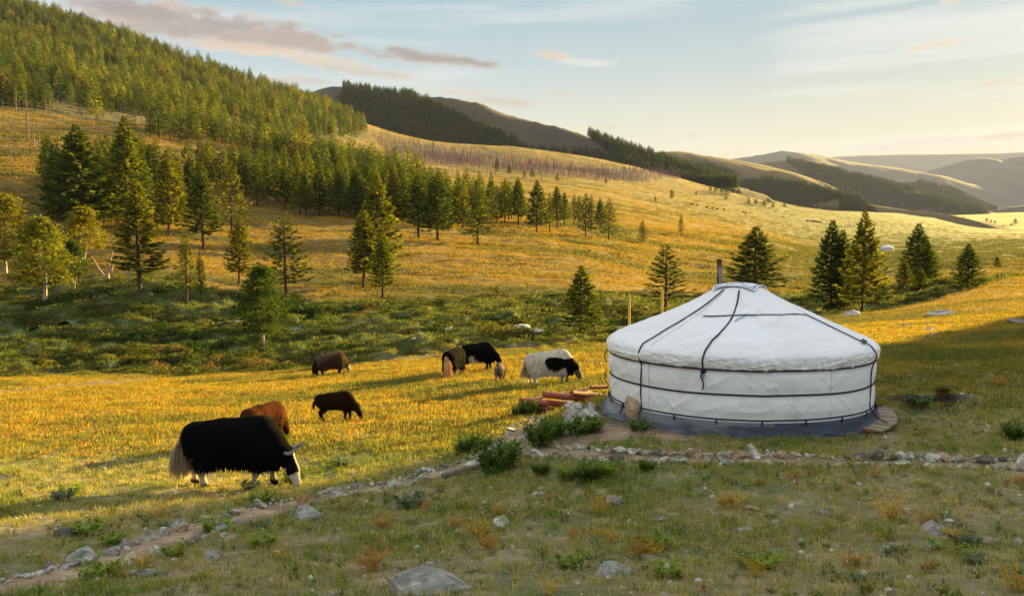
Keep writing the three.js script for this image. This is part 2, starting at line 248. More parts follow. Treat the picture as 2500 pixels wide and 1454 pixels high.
// ---------------------------------------------------------------- hills and mountains beyond
const hillMat = new THREE.MeshStandardMaterial({ vertexColors: true, roughness: 1 });
const hills = [];
function hill(name, label, ridge, front, back, footY, color, rough, nx = 260, ny = 60) {
  // ridge: [u, v, distance]; the slope falls to footY over "front" metres towards the view and "back" metres behind
  const us = ridge.map((r) => r[0]), vs = ridge.map((r) => r[1]), zs = ridge.map((r) => r[2]), u0 = us[0], u1 = us[us.length - 1];
  const pos = [], col = [], idx = [];
  const pt = (i, j) => {
    const f = i / (nx - 1), u = mix(u0, u1, f), z0 = herm(us, zs, u), [a, b] = ray(u, herm(us, vs, u)), top = b * z0, end = sst(0, 0.06, f) * sst(1, 0.94, f);
    const s = j / (ny - 1) * 2 - 1, fr = s < 0;      // -1 front foot, 0 ridge, 1 back foot
    const q = Math.abs(s), dz = fr ? q * front : -q * back, x = a * z0 * (1 + 0.0 * s), z = -z0 + dz;
    const k = 1 - q, prof = fr ? 0.35 * k + 0.65 * sm(k) : sm(k);
    const n = fbm(x * rough[1], z * rough[1] * 0.7 + 3, 5), gul = Math.abs(vn(x * rough[1] * 1.7 + 0.3 * n, z * rough[1] * 0.35));
    let y = footY + (top - footY) * prof * end + rough[0] * (n * 0.9 - 0.9 * (1 - gul) * 0.6) * Math.min(1, q * 5) * Math.min(1, k * 3) * end;
    if (q < 0.04) y += rough[0] * 0.10 * fbm(f * nx * 0.35, 1, 3);
    return [x, y + EYE, z, q, n];
  };
  for (let j = 0; j < ny; j++) for (let i = 0; i < nx; i++) {
    const [x, y, z, q, n] = pt(i, j); pos.push(x, y, z); col.push(...color(x, y, z, q, n));
    if (i + 1 < nx && j + 1 < ny) { const o = j * nx + i; idx.push(o, o + 1, o + nx, o + 1, o + nx + 1, o + nx); }
  }
  const g = new THREE.BufferGeometry(); g.setAttribute('position', new THREE.Float32BufferAttribute(pos, 3)); g.setAttribute('color', new THREE.Float32BufferAttribute(col, 3)); g.setIndex(idx); g.computeVertexNormals();
  setting(new THREE.Mesh(g, hillMat), name, label);
  const h = { at(f, s) { const i = f * (nx - 1), j = (s + 1) / 2 * (ny - 1), i0 = Math.min(i | 0, nx - 2), j0 = Math.min(j | 0, ny - 2), a = i - i0, b = j - j0, P = (ii, jj, k) => pos[(jj * nx + ii) * 3 + k]; return [0, 1, 2].map((k) => mix(mix(P(i0, j0, k), P(i0 + 1, j0, k), a), mix(P(i0, j0 + 1, k), P(i0 + 1, j0 + 1, k), a), b)); } };
  hills.push(h); return h;
}
const brown = (a, b, f = 0.01) => (x, y, z, q, n) => mixc(a, b, clamp(0.5 + 0.9 * n + 0.5 * fbm(x * f * 3, z * f * 3, 3), 0, 1));
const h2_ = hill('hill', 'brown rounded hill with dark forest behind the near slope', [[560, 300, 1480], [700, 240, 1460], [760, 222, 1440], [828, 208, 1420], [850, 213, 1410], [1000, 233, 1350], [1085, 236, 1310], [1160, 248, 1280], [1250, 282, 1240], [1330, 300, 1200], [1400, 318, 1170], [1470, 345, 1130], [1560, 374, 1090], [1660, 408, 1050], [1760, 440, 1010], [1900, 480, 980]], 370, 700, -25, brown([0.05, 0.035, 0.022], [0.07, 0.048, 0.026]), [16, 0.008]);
const h3_ = hill('hill', 'bare brown ridge with forest on its lower flank', [[1380, 400, 2300], [1500, 378, 2300], [1600, 370, 2250], [1650, 368, 2250], [1720, 378, 2200], [1800, 390, 2150], [1870, 404, 2100], [1950, 430, 2000], [2040, 470, 1850], [2130, 500, 1700], [2200, 515, 1600], [2300, 532, 1550]], 750, 900, -25, brown([0.10, 0.068, 0.028], [0.14, 0.092, 0.032]), [12, 0.006]);
const h4_ = hill('hill', 'forested green ridge running down to the valley', [[1700, 410, 3500], [1840, 398, 3400], [1925, 390, 3300], [1990, 405, 3200], [2080, 425, 3100], [2180, 450, 3000], [2280, 482, 2900], [2380, 508, 2750], [2430, 520, 2650], [2500, 535, 2600]], 700, 900, -30, brown([0.10, 0.08, 0.035], [0.13, 0.10, 0.045], 0.004), [18, 0.004]);
const h5_ = hill('hill', 'small rounded wooded hill at the valley edge', [[2080, 470, 4200], [2140, 448, 4200], [2200, 440, 4200], [2260, 440, 4200], [2320, 460, 4150], [2380, 490, 4050], [2440, 515, 3900], [2500, 530, 3800]], 600, 800, -30, brown([0.075, 0.055, 0.03], [0.06, 0.05, 0.03], 0.004), [20, 0.003]);
hill('mountain', 'hazy purple mountain behind the wooded hills', [[1500, 440, 8200], [1700, 400, 8200], [1780, 386, 8200], [1850, 378, 8200], [1910, 368, 8100], [1980, 376, 8000], [2060, 392, 7900], [2130, 405, 7800], [2200, 420, 7600], [2290, 440, 7500], [2400, 470, 7300], [2560, 500, 7300]], 2600, 2500, 60, brown([0.05, 0.042, 0.04], [0.065, 0.052, 0.045], 0.002), [90, 0.0012]);
hill('mountain', 'broad purple mountain rising at the right edge of the view', [[2080, 460, 8600], [2200, 428, 8500], [2260, 418, 8500], [2330, 398, 8400], [2400, 384, 8300], [2440, 390, 8300], [2490, 379, 8200], [2560, 372, 8200], [2700, 360, 8200], [2900, 380, 8200], [3200, 430, 8300]], 3300, 2500, 60, brown([0.05, 0.042, 0.04], [0.065, 0.052, 0.045], 0.002), [110, 0.0011]);
hill('mountain', 'faint far blue mountain under a bank of cloud', [[1800, 420, 13500], [1960, 392, 13500], [2060, 380, 13500], [2180, 376, 13500], [2300, 374, 13500], [2420, 372, 13500], [2560, 368, 13500], [2800, 366, 13500], [3200, 380, 13500]], 2200, 1500, 60, brown([0.05, 0.05, 0.055], [0.06, 0.055, 0.055], 0.002), [60, 0.001], 160, 30);
hill('hill', 'dark low wooded rise at the far right of the valley', [[2400, 524, 3000], [2440, 512, 3000], [2480, 503, 3000], [2540, 496, 3000], [2700, 485, 3000], [2900, 490, 3000], [3100, 520, 3000]], 300, 500, -20, brown([0.07, 0.075, 0.045], [0.09, 0.085, 0.05], 0.01), [10, 0.006], 120, 30);

// ---------------------------------------------------------------- building blocks: triangles with colours
class Tris {
  constructor() { this.p = []; this.c = []; }
  tri(a, b, c, k) { this.p.push(...a, ...b, ...c); this.c.push(...k, ...k, ...k); }
  tube(pts, rad, sides, k) { // pts: list of [x,y,z]
    const rings = pts.map((p, i) => { const a = pts[Math.max(0, i - 1)], b = pts[Math.min(pts.length - 1, i + 1)], d = new THREE.Vector3(b[0] - a[0], b[1] - a[1], b[2] - a[2]).normalize(), s = Math.abs(d.y) > 0.9 ? new THREE.Vector3(1, 0, 0) : new THREE.Vector3(0, 1, 0), e = s.cross(d).normalize(), f = d.clone().cross(e), o = []; for (let q = 0; q < sides; q++) { const w = q / sides * 2 * Math.PI, x = Math.cos(w) * rad[i], y = Math.sin(w) * rad[i]; o.push([p[0] + e.x * x + f.x * y, p[1] + e.y * x + f.y * y, p[2] + e.z * x + f.z * y]); } return o; });
    for (let i = 0; i + 1 < rings.length; i++) for (let q = 0; q < sides; q++) { const r = (q + 1) % sides; this.tri(rings[i][q], rings[i][r], rings[i + 1][q], k); this.tri(rings[i][r], rings[i + 1][r], rings[i + 1][q], k); }
    const L = rings[rings.length - 1], e = pts[pts.length - 1]; for (let q = 0; q < sides; q++) this.tri(L[q], L[(q + 1) % sides], e, k);
    for (let q = 0; q < sides; q++) this.tri(rings[0][(q + 1) % sides], rings[0][q], pts[0], k);
  }
  geo() { const g = new THREE.BufferGeometry(); g.setAttribute('position', new THREE.Float32BufferAttribute(this.p, 3)); g.setAttribute('color', new THREE.Float32BufferAttribute(this.c, 3)); g.computeVertexNormals(); return g; }
}
const leafMat = (r, g, b) => new THREE.MeshPhysicalMaterial({ color: new THREE.Color().setRGB(r, g, b), vertexColors: true, roughness: 1, transmission: 0.5, thickness: 0, side: THREE.DoubleSide, specularIntensity: 0.1 });
const barkMat = new THREE.MeshStandardMaterial({ vertexColors: true, roughness: 1 });
const FOL = [leafMat(0.17, 0.20, 0.014), leafMat(0.12, 0.16, 0.014), leafMat(0.21, 0.215, 0.014), leafMat(0.07, 0.11, 0.014), leafMat(0.22, 0.195, 0.014)];
const bark = [0.075, 0.05, 0.035], birchBark = [0.42, 0.36, 0.30];

// a larch ten metres tall: bare lower trunk, whorls of drooping limbs set with needle sprays
function larch(seed, o) {
  const R = rng(seed), T = new Tris(), C = new Tris(), { w = 1.9, base = 0.16, n = 110, sprays = 20, size = 0.42, droop = 0.22, ragged = 0.3, limbs = true, sides = 6, shape = 0.75 } = o, Hh = 10;
  const lean = [(R() - 0.5) * 0.3, (R() - 0.5) * 0.3], ax = (y) => [lean[0] * Math.sin(y / Hh * 2.6), y, lean[1] * Math.sin(y / Hh * 2.2)];
  T.tube([0, 0.08, 0.3, 0.6, 0.85, 1].map((f) => { const p = ax(f * Hh); if (!f) p[1] = -0.35; return p; }), [0.18, 0.13, 0.10, 0.07, 0.035, 0.01].map((r) => r * (o.thick ?? 1)), sides, bark);
  let a = R() * 6;
  for (let i = 0; i < n; i++) {
    const f = base + (1 - base) * Math.pow((i + R() * 0.8) / n, 0.92), y = Math.min(f, 0.995) * Hh, k = (1 - f) / (1 - base); a += 2.4 + (R() - 0.5) * 0.9;
    let L = w * (0.03 + 1.02 * Math.pow(k, shape + 0.12)) * (1 - ragged * R()) * (1 - 0.45 * sst(0.86, 1.0, k) * R()); if (R() < 0.05) L *= 1.25;
    const up = mix(0.55, -0.12, k) + (R() - 0.5) * 0.2, ca = Math.cos(a), sa = Math.sin(a), b0 = ax(y);
    const P = (s) => [b0[0] + ca * L * s, b0[1] + L * (up * s - droop * s * (1 - s) * 2 + 0.10 * s * s), b0[2] + sa * L * s];
    if (limbs && L > 0.5) T.tube([P(0), P(0.5), P(0.95)], [0.035 + 0.012 * L, 0.022, 0.006], 3, bark);
    const m = Math.max(3, Math.round(sprays * (0.55 + 0.95 * L / w)));
    const tone = 0.7 + 0.5 * R();
    for (let q = 0; q < m; q++) {
      const s = 0.16 + 0.9 * Math.pow(R(), 0.8), p = P(Math.min(s, 1)), side = R() < 0.5 ? -1 : 1, out = 0.35 + 0.5 * R(), len = size * (0.55 + 0.7 * R()) * (1.1 - 0.35 * s) * (0.4 + 0.6 * Math.min(1, k * 3));
      let dx = ca * out - sa * side * (1 - out), dz = sa * out + ca * side * (1 - out), dy = (R() - 0.55) * 0.75; const l = Math.hypot(dx, dy, dz); dx /= l; dy /= l; dz /= l;
      const wx = (R() - 0.5) * 1.4 - dz, wy = (R() - 0.5) * 1.3, wz = (R() - 0.5) * 1.4 + dx, wl = Math.hypot(wx, wy, wz), ww = len * (0.26 + 0.18 * R()) / wl;
      const mid = [p[0] + dx * len * 0.45, p[1] + dy * len * 0.45 + 0.02, p[2] + dz * len * 0.45], tip = [p[0] + dx * len, p[1] + dy * len - 0.05 * len, p[2] + dz * len], A = [mid[0] + wx * ww, mid[1] + wy * ww, mid[2] + wz * ww], B = [mid[0] - wx * ww, mid[1] - wy * ww, mid[2] - wz * ww];
      const c = tone * (0.8 + 0.4 * R()), kk = [c * (0.94 + 0.16 * R()), c, c];
      C.tri(p, A, tip, kk); if (!o.single) C.tri(p, tip, B, kk);
    }
  }
  return { trunk: T.geo(), crown: C.geo() };
}
// a birch ten metres tall: pale stems, limbs that rise, clumps of small leaves in an uneven crown
function birch(seed, o) {
  const R = rng(seed), T = new Tris(), C = new Tris(), { w = 2.6, base = 0.22, clumps = 90, leaves = 26, stems = 1, size = 0.3, topHeavy = 0.5 } = o, Hh = 10;
  for (let s = 0; s < stems; s++) {
    const a = s * 2.6 + R(), sp_ = stems > 1 ? 0.55 : 0.1, P = (f) => [Math.cos(a) * sp_ * f * 1.3 + 0.12 * Math.sin(f * 7 + s), f * Hh * (1 - 0.12 * s), Math.sin(a) * sp_ * f * 1.3], lo = [0, 0.1, 0.22], hi = [0.35, 0.6, 0.9];
    T.tube(lo.map((f) => { const p = P(f); if (!f) p[1] = -0.3; return p; }).concat([P(0.35)]), [0.22, 0.17, 0.15, 0.13].map((r) => r / Math.sqrt(stems)), 7, birchBark);
    T.tube(hi.map(P), [0.12, 0.08, 0.02].map((r) => r / Math.sqrt(stems)), 5, [0.3, 0.23, 0.17]);
    for (let i = 0; i < 16; i++) { const f = base + (0.9 - base) * R(), q = P(f), b = R() * 6.3, L = w * (0.5 + 0.5 * R()) * Math.sin(Math.PI * clamp((f - base + 0.12) / (1.1 - base), 0.1, 0.95)); T.tube([q, [q[0] + Math.cos(b) * L * 0.5, q[1] + L * 0.3, q[2] + Math.sin(b) * L * 0.5], [q[0] + Math.cos(b) * L * 0.9, q[1] + L * 0.45, q[2] + Math.sin(b) * L * 0.9]], [0.05, 0.03, 0.008], 3, [0.2, 0.15, 0.11]); }
  }
  for (let i = 0; i < clumps; i++) {
    const f = R(), y = Hh * (base + (1.0 - base) * f), rr = w * Math.pow(Math.sin(Math.PI * clamp(Math.pow(f, topHeavy) * 0.93 + 0.04, 0, 1)), 0.8) * Math.sqrt(0.08 + 0.92 * R()) * (0.75 + 0.4 * R()), a = R() * 6.283, cx = Math.cos(a) * rr, cz = Math.sin(a) * rr, cr = 0.35 + 0.5 * R(), tone = 0.65 + 0.6 * R();
    for (let q = 0; q < leaves; q++) {
      const b = R() * 6.283, e = Math.acos(2 * R() - 1), d = cr * Math.cbrt(R()), x = cx + d * Math.sin(e) * Math.cos(b) * 1.2, yy = y + d * Math.cos(e) * 0.7, z = cz + d * Math.sin(e) * Math.sin(b) * 1.2, l = size * (0.6 + 0.6 * R()), v = () => (R() - 0.5) * l * 1.3, c = tone * (0.8 + 0.4 * R());
      C.tri([x + v(), yy + v(), z + v()], [x + v(), yy + v(), z + v()], [x + v(), yy + v(), z + v()], [c, c, c]);
    }
  }
  return { trunk: T.geo(), crown: C.geo() };
}
function deadTree(seed, twigs = 30, thick = 1) {
  const R = rng(seed), T = new Tris(), k = [0.17, 0.115, 0.085]; T.tube([[0, -0.3, 0], [0.05, 3, 0], [-0.05, 7, 0.05], [0, 10, 0]], [0.2, 0.15, 0.1, 0.02].map((r) => r * thick), 5, k);
  for (let i = 0; i < twigs; i++) { const y = 3 + 6.6 * R(), a = R() * 6.3, L = (0.4 + 1.0 * R()) * (1.15 - y / 11); T.tube([[0, y, 0], [Math.cos(a) * L, y + (R() - 0.6) * 0.5 * L, Math.sin(a) * L]], [0.035, 0.008], 3, k); }
  return T.geo();
}
const rnd = rng(77);
const NEAR = [
  larch(11, { w: 2.35, n: 130, sprays: 26, size: 0.52 }), larch(12, { w: 2.0, n: 125, sprays: 26, size: 0.48, base: 0.2, ragged: 0.4 }), larch(13, { w: 2.8, n: 145, sprays: 29, size: 0.54, base: 0.12, shape: 0.85 }), larch(14, { w: 1.4, n: 95, sprays: 18, size: 0.38, base: 0.24, ragged: 0.45 }), larch(15, { w: 2.5, n: 78, sprays: 24, size: 0.48, base: 0.16, ragged: 0.3, droop: 0.32 }),
];
const MID = [larch(21, { w: 1.9, n: 70, sprays: 12, size: 0.72, limbs: false, sides: 4 }), larch(22, { w: 1.55, n: 62, sprays: 11, size: 0.68, base: 0.2, limbs: false, sides: 4, ragged: 0.4 }), larch(23, { w: 2.2, n: 72, sprays: 13, size: 0.75, base: 0.13, limbs: false, sides: 4 })];
const BIRCH = [birch(31, { w: 2.7, clumps: 170, leaves: 34, size: 0.36 }), birch(32, { w: 2.3, clumps: 150, leaves: 32, size: 0.36, stems: 2, base: 0.3 })];
const GREENBIRCH = birch(33, { w: 2.7, clumps: 270, leaves: 38, stems: 2, base: 0.2, size: 0.3, topHeavy: 0.58 });

function tree(kind, set, fol, p, height, name, label, category, group, sx = 1) {
  const g = new THREE.Group(); part('trunk', set.trunk, barkMat, g); part('crown', set.crown, FOL[fol], g);
  g.position.set(p.x, p.y - 0.02, p.z); g.scale.set(height / 10 * sx, height / 10, height / 10 * sx); g.rotation.y = rnd() * 6.28;
  return put(g, name, label, category, group);
}
const spots = [];
function treeAt(u, v, top, set, fol, name, label, o = {}) {
  const p = at(u, v, 40), h = (v - top) / F * -p.z / cp * 1.0; spots.push([p.x, p.z]);
  return tree('', set, fol, p, h, name, label, o.category ?? 'tree', o.group, (o.sx ?? 1) * 1.28);
}
// trees that stand alone or can be told apart, left to right
treeAt(14, 672, 478, BIRCH[0], 4, 'birch_tree', 'leafy birch with pale trunk cut off by the left edge', { sx: 1.15 });
treeAt(107, 735, 533, BIRCH[0], 2, 'birch_tree', 'birch with white lower trunk and thin yellow-green crown at left', { sx: 1.1 });
treeAt(205, 655, 508, BIRCH[1], 4, 'birch_tree', 'small golden birch behind the white trunked birch', { sx: 1.2 });
treeAt(182, 712, 590, BIRCH[1], 3, 'birch_tree', 'low dark birch just right of the white trunked birch', { sx: 1.0 });
treeAt(342, 717, 440, NEAR[1], 2, 'larch_tree', 'tall open larch with spreading lowest branches in left foreground of the wood', { sx: 1.15 });
treeAt(455, 742, 560, NEAR[3], 0, 'larch_tree', 'slim young larch with pale stem, taller of the pair', { sx: 1.1 });
treeAt(489, 742, 610, NEAR[3], 0, 'larch_tree', 'slim young larch with pale stem, shorter of the pair', { sx: 0.9 });
treeAt(583, 696, 525, NEAR[1], 2, 'larch_tree', 'bright yellow-green larch behind the dark bushy tree', { sx: 1.05 });
treeAt(698, 720, 515, NEAR[4], 0, 'larch_tree', 'dark layered larch right of the yellow-green larch', { sx: 1.15 });
treeAt(640, 846, 652, GREENBIRCH, 3, 'birch_tree', 'dark green bushy tree with two white stems by the marsh', { sx: 0.92 });
treeAt(888, 702, 512, NEAR[1], 2, 'larch_tree', 'left tree of the three larches on the open slope', { sx: 1.25 });
treeAt(922, 690, 425, NEAR[2], 2, 'larch_tree', 'tallest of the three larches on the open slope', { sx: 0.85 });
treeAt(934, 728, 570, NEAR[1], 0, 'larch_tree', 'right tree of the three larches on the open slope', { sx: 1.05 });
treeAt(192, 565, 308, NEAR[2], 1, 'larch_tree', 'broad dark larch at the left end of the stand', { sx: 1.15 });
treeAt(312, 548, 288, NEAR[2], 0, 'larch_tree', 'tall bright larch rising from the left of the stand', { sx: 0.9 });
treeAt(412, 578, 368, NEAR[0], 2, 'larch_tree', 'leaning pale green larch in front of the stand', { sx: 0.95 });
treeAt(497, 610, 400, NEAR[1], 1, 'larch_tree', 'larch with dark bare trunk in front of the stand', { sx: 1.1 });
treeAt(566, 572, 395, NEAR[4], 2, 'larch_tree', 'golden layered larch in front of the dark stand', { sx: 1.0 });
treeAt(1166, 594, 450, NEAR[4], 1, 'larch_tree', 'larch standing forward from the stand near its right end', { sx: 1.15 });
treeAt(1068, 585, 425, NEAR[0], 1, 'larch_tree', 'wide dark larch at the front of the stand centre', { sx: 1.2 });
treeAt(1022, 580, 425, NEAR[1], 1, 'larch_tree', 'dark larch left of the wide larch at stand front', { sx: 1.2 });
treeAt(1266, 548, 438, NEAR[1], 1, 'larch_tree', 'bare trunked larch right of the stand', { sx: 1.2 });
treeAt(1311, 567, 440, NEAR[0], 1, 'larch_tree', 'full conical larch on the golden slope right of the stand', { sx: 1.0 });
treeAt(1342, 567, 470, NEAR[3], 1, 'larch_tree', 'narrow larch beside the full conical larch');
treeAt(1361, 558, 455, NEAR[1], 1, 'larch_tree', 'larch second right of the full conical larch', { sx: 1.1 });
treeAt(1379, 550, 470, NEAR[1], 1, 'larch_tree', 'larch third right of the full conical larch');
treeAt(1402, 552, 474, NEAR[3], 1, 'larch_tree', 'leftmost narrow larch of the row of four on the slope', { sx: 1.15 });
treeAt(1414, 556, 476, NEAR[3], 3, 'larch_tree', 'second narrow larch of the row of four on the slope', { sx: 1.15 });
treeAt(1430, 578, 472, NEAR[4], 3, 'larch_tree', 'lowest standing larch of the row of four on the slope', { sx: 0.95 });
treeAt(1443, 560, 474, NEAR[3], 1, 'larch_tree', 'rightmost narrow larch of the row of four on the slope');
treeAt(1465, 562, 484, NEAR[1], 1, 'larch_tree', 'left larch of the last pair on the slope', { sx: 1.05 });
treeAt(1486, 585, 484, NEAR[4], 1, 'larch_tree', 'right larch of the last pair on the slope', { sx: 1.0 });
treeAt(1569, 594, 536, NEAR[4], 1, 'larch_tree', 'small lone conical larch on the golden slope');
treeAt(1663, 577, 523, NEAR[3], 2, 'larch_tree', 'thin lone sapling on the golden slope above the smoke pipe', { sx: 1.2 });
treeAt(1418, 814, 647, NEAR[2], 0, 'larch_tree', 'dense small larch by the stream left of the tent', { sx: 1.12 });
treeAt(1626, 754, 595, NEAR[4], 3, 'larch_tree', 'dark open larch behind the two yellow posts', { sx: 1.45 });
treeAt(1842, 712, 553, NEAR[2], 1, 'larch_tree', 'wide larch directly behind the smoke pipe', { sx: 1.6 });
treeAt(2029, 752, 538, NEAR[2], 3, 'larch_tree', 'dark larch at the left of the big right hand group', { sx: 0.88 });
treeAt(2052, 748, 560, NEAR[1], 1, 'larch_tree', 'larch squeezed between the two big larches at right', { sx: 1.0 });
treeAt(2106, 760, 516, NEAR[2], 2, 'larch_tree', 'tallest larch right of the tent, sunlit at its edge', { sx: 0.82 });
treeAt(2240, 698, 546, NEAR[2], 1, 'larch_tree', 'large rounded larch behind two saplings at right', { sx: 1.15 });
treeAt(2262, 694, 585, NEAR[2], 1, 'larch_tree', 'bushy larch leaning out behind the saplings at right', { sx: 1.1 });
treeAt(2208, 712, 633, NEAR[2], 0, 'larch_tree', 'left sapling in front of the rounded larch', { sx: 1.1 });
treeAt(2247, 716, 652, NEAR[2], 0, 'larch_tree', 'right sapling in front of the rounded larch', { sx: 1.1 });
treeAt(2363, 705, 594, NEAR[2], 1, 'larch_tree', 'solitary conical larch nearest the right edge', { sx: 1.25 });
treeAt(2435, 654, 628, BIRCH[0], 3, 'bush', 'lone leafless bush by the right edge of the valley', { category: 'bush', sx: 1.0 });

// the stand: larches on the lower slope, nearest first, each a tree of its own
{
  const R = rng(5), cand = [];
  const inPoly = (u, v) => inside(standPoly, u, v);
  for (let k = 0; k < 9000; k++) {
    const z = 115 + 285 * Math.pow(R(), 0.8), t = -0.56 + 0.62 * R(), x = t * z, y = land(x, -z, false), [u, v] = pix(x, y, -z); if (!inPoly(u, v)) continue;
    if (fbm(x * 0.03, z * 0.03, 2) < -0.16) continue;
    if (spots.some(([a, b]) => (a - x) ** 2 + (b + z) ** 2 < (z < 200 ? 15 : 12))) continue; spots.push([x, -z]); cand.push([x, -z, z]);
  }
  cand.sort((a, b) => a[2] - b[2]);
  cand.slice(0, 205).forEach(([x, z, d], i) => {
    const near = d < 200, set = near ? NEAR[[0, 1, 2, 4, 0, 3][i % 6]] : MID[i % 3], hgt_ = (9 + 4 * R()) * (d > 260 ? 1.05 : 1);
    tree('', set, [1, 0, 1, 3, 2, 0, 3][(R() * 7) | 0], { x, y: land(x, z), z }, hgt_, 'larch_tree', near ? 'green larch packed among others at the front of the dense stand' : 'green larch packed among others deep in the dense stand', 'tree', near ? 'larches at the front of the dense stand' : 'larches deep in the dense stand', 1.0 + 0.25 * R());
  });
  // small far trees on the meadow
  const FARSET = [MID[0], MID[2]];
  [[1213, 418, 386], [1243, 426, 400], [1280, 432, 413], [1300, 434, 410], [1360, 442, 424], [1480, 449, 434], [1640, 487, 462], [1600, 492, 478]].forEach(([u, v, t], i) => treeAt(u, v, t, FARSET[i % 2], 3, 'larch_tree', 'small dark larch scattered on the upper golden meadow', { group: 'larches on the upper meadow', sx: 1.2 }));
  [[1735, 468, 452], [1748, 470, 452], [1762, 473, 454], [1775, 476, 455], [1790, 473, 456], [1804, 475, 457], [1820, 476, 460], [1772, 488, 474], [1828, 498, 482], [1846, 500, 484], [1866, 505, 487], [1876, 497, 482], [1888, 508, 494], [1916, 507, 494], [1934, 499, 486], [1962, 506, 493], [1700, 476, 466]].forEach(([u, v, t], i) => treeAt(u, v, t, FARSET[i % 2], 3, 'larch_tree', 'tiny dark larch in the scattered clump on the distant meadow', { group: 'larches on the distant meadow', sx: 1.5 }));
  // bare burnt trunks above the left of the stand
  const DEAD = [0, 1, 2].map((k) => deadTree(41 + k));
  [[66, 345, 225], [82, 362, 275], [95, 366, 285], [24, 402, 330], [29, 400, 340], [60, 400, 350], [38, 275, 195], [110, 295, 230], [120, 285, 225], [156, 310, 240], [180, 300, 245], [240, 320, 260], [300, 318, 275], [345, 305, 262], [415, 300, 268], [436, 330, 275], [445, 300, 270], [470, 305, 272], [8, 300, 240], [140, 282, 235]].forEach(([u, v, t], i) => { const p = at(u, v, 60), h = (v - t) / F * -p.z; const m = new THREE.Mesh(DEAD[i % 3], barkMat); m.position.copy(p); m.rotation.set((R() - 0.5) * 0.06, R() * 6, (R() - 0.5) * 0.06); m.scale.setScalar(h / 10); put(m, 'dead_tree', i < 6 ? 'bare dark dead trunk on the open orange slope at left' : 'bare dead trunk along the lower edge of the upper forest', 'dead tree', i < 6 ? 'dead trunks on the orange slope' : 'dead trunks along the forest edge'); });
}
// split fallen tree with pale stems
{
  const p = at(262, 682, 40), T = new Tris(), q = -p.z / F;
  const S = (pts, r) => T.tube(pts.map(([x, y, z]) => [x * q, y * q, z * q]), r.map((k) => k * q), 7, [0.42, 0.29, 0.21]);
  S([[0, -6, 0], [0, 10, 0], [4, 30, 2], [12, 56, 4], [20, 76, 6]], [6, 5, 3, 2, 1]); S([[0, 6, 0], [9, 22, -2], [13, 36, -4]], [3.5, 2.6, 1.6]); S([[-2, 2, 0], [-18, 24, 2], [-30, 44, 0], [-36, 56, 0]], [2.6, 2, 1.6, 0.8]);
  const m = new THREE.Mesh(T.geo(), barkMat); m.position.copy(p); put(m, 'broken_tree', 'broken pale barked tree stump with three splayed bare stems', 'tree stump');
}

// ---------------------------------------------------------------- forests on the hills: uncountable, each one mass
function forest(name, label, list, geos, mat, tint) {
  const G = new THREE.Group();
  geos.forEach((g, k) => {
    const mine = list.filter((_, i) => i % geos.length === k), im = new THREE.InstancedMesh(g, mat, mine.length), M = new THREE.Matrix4(), R = rng(99 + k), q = new THREE.Quaternion(), Y = new THREE.Vector3(0, 1, 0), c = new THREE.Color();
    mine.forEach(([x, y, z, h], i) => { const s = h / 10, w = s * (0.85 + 0.5 * R()); M.compose(new THREE.Vector3(x, y, z), q.setFromAxisAngle(Y, R() * 6.3), new THREE.Vector3(w, s, w)); im.setMatrixAt(i, M); im.setColorAt(i, c.setRGB(...tint(R, x, z))); });
    im.name = 'trees'; G.add(im);
  });
  setting(G, name, label, 'stuff');
}
const SMALL = [51, 52, 53, 54].map((s, k) => { const t = larch(s, { w: [1.7, 2.0, 1.5, 2.2][k], n: 46, sprays: 6, size: 1.35, limbs: false, sides: 3, single: true, base: [0.15, 0.1, 0.2, 0.12][k] }); const c = t.trunk.attributes.color.array; for (let i = 0; i < c.length; i += 3) { c[i] = 0.5; c[i + 1] = 0.3; c[i + 2] = 1; } return mergeGeometries([t.trunk, t.crown]); });
const forestMat = leafMat(1, 1, 1);
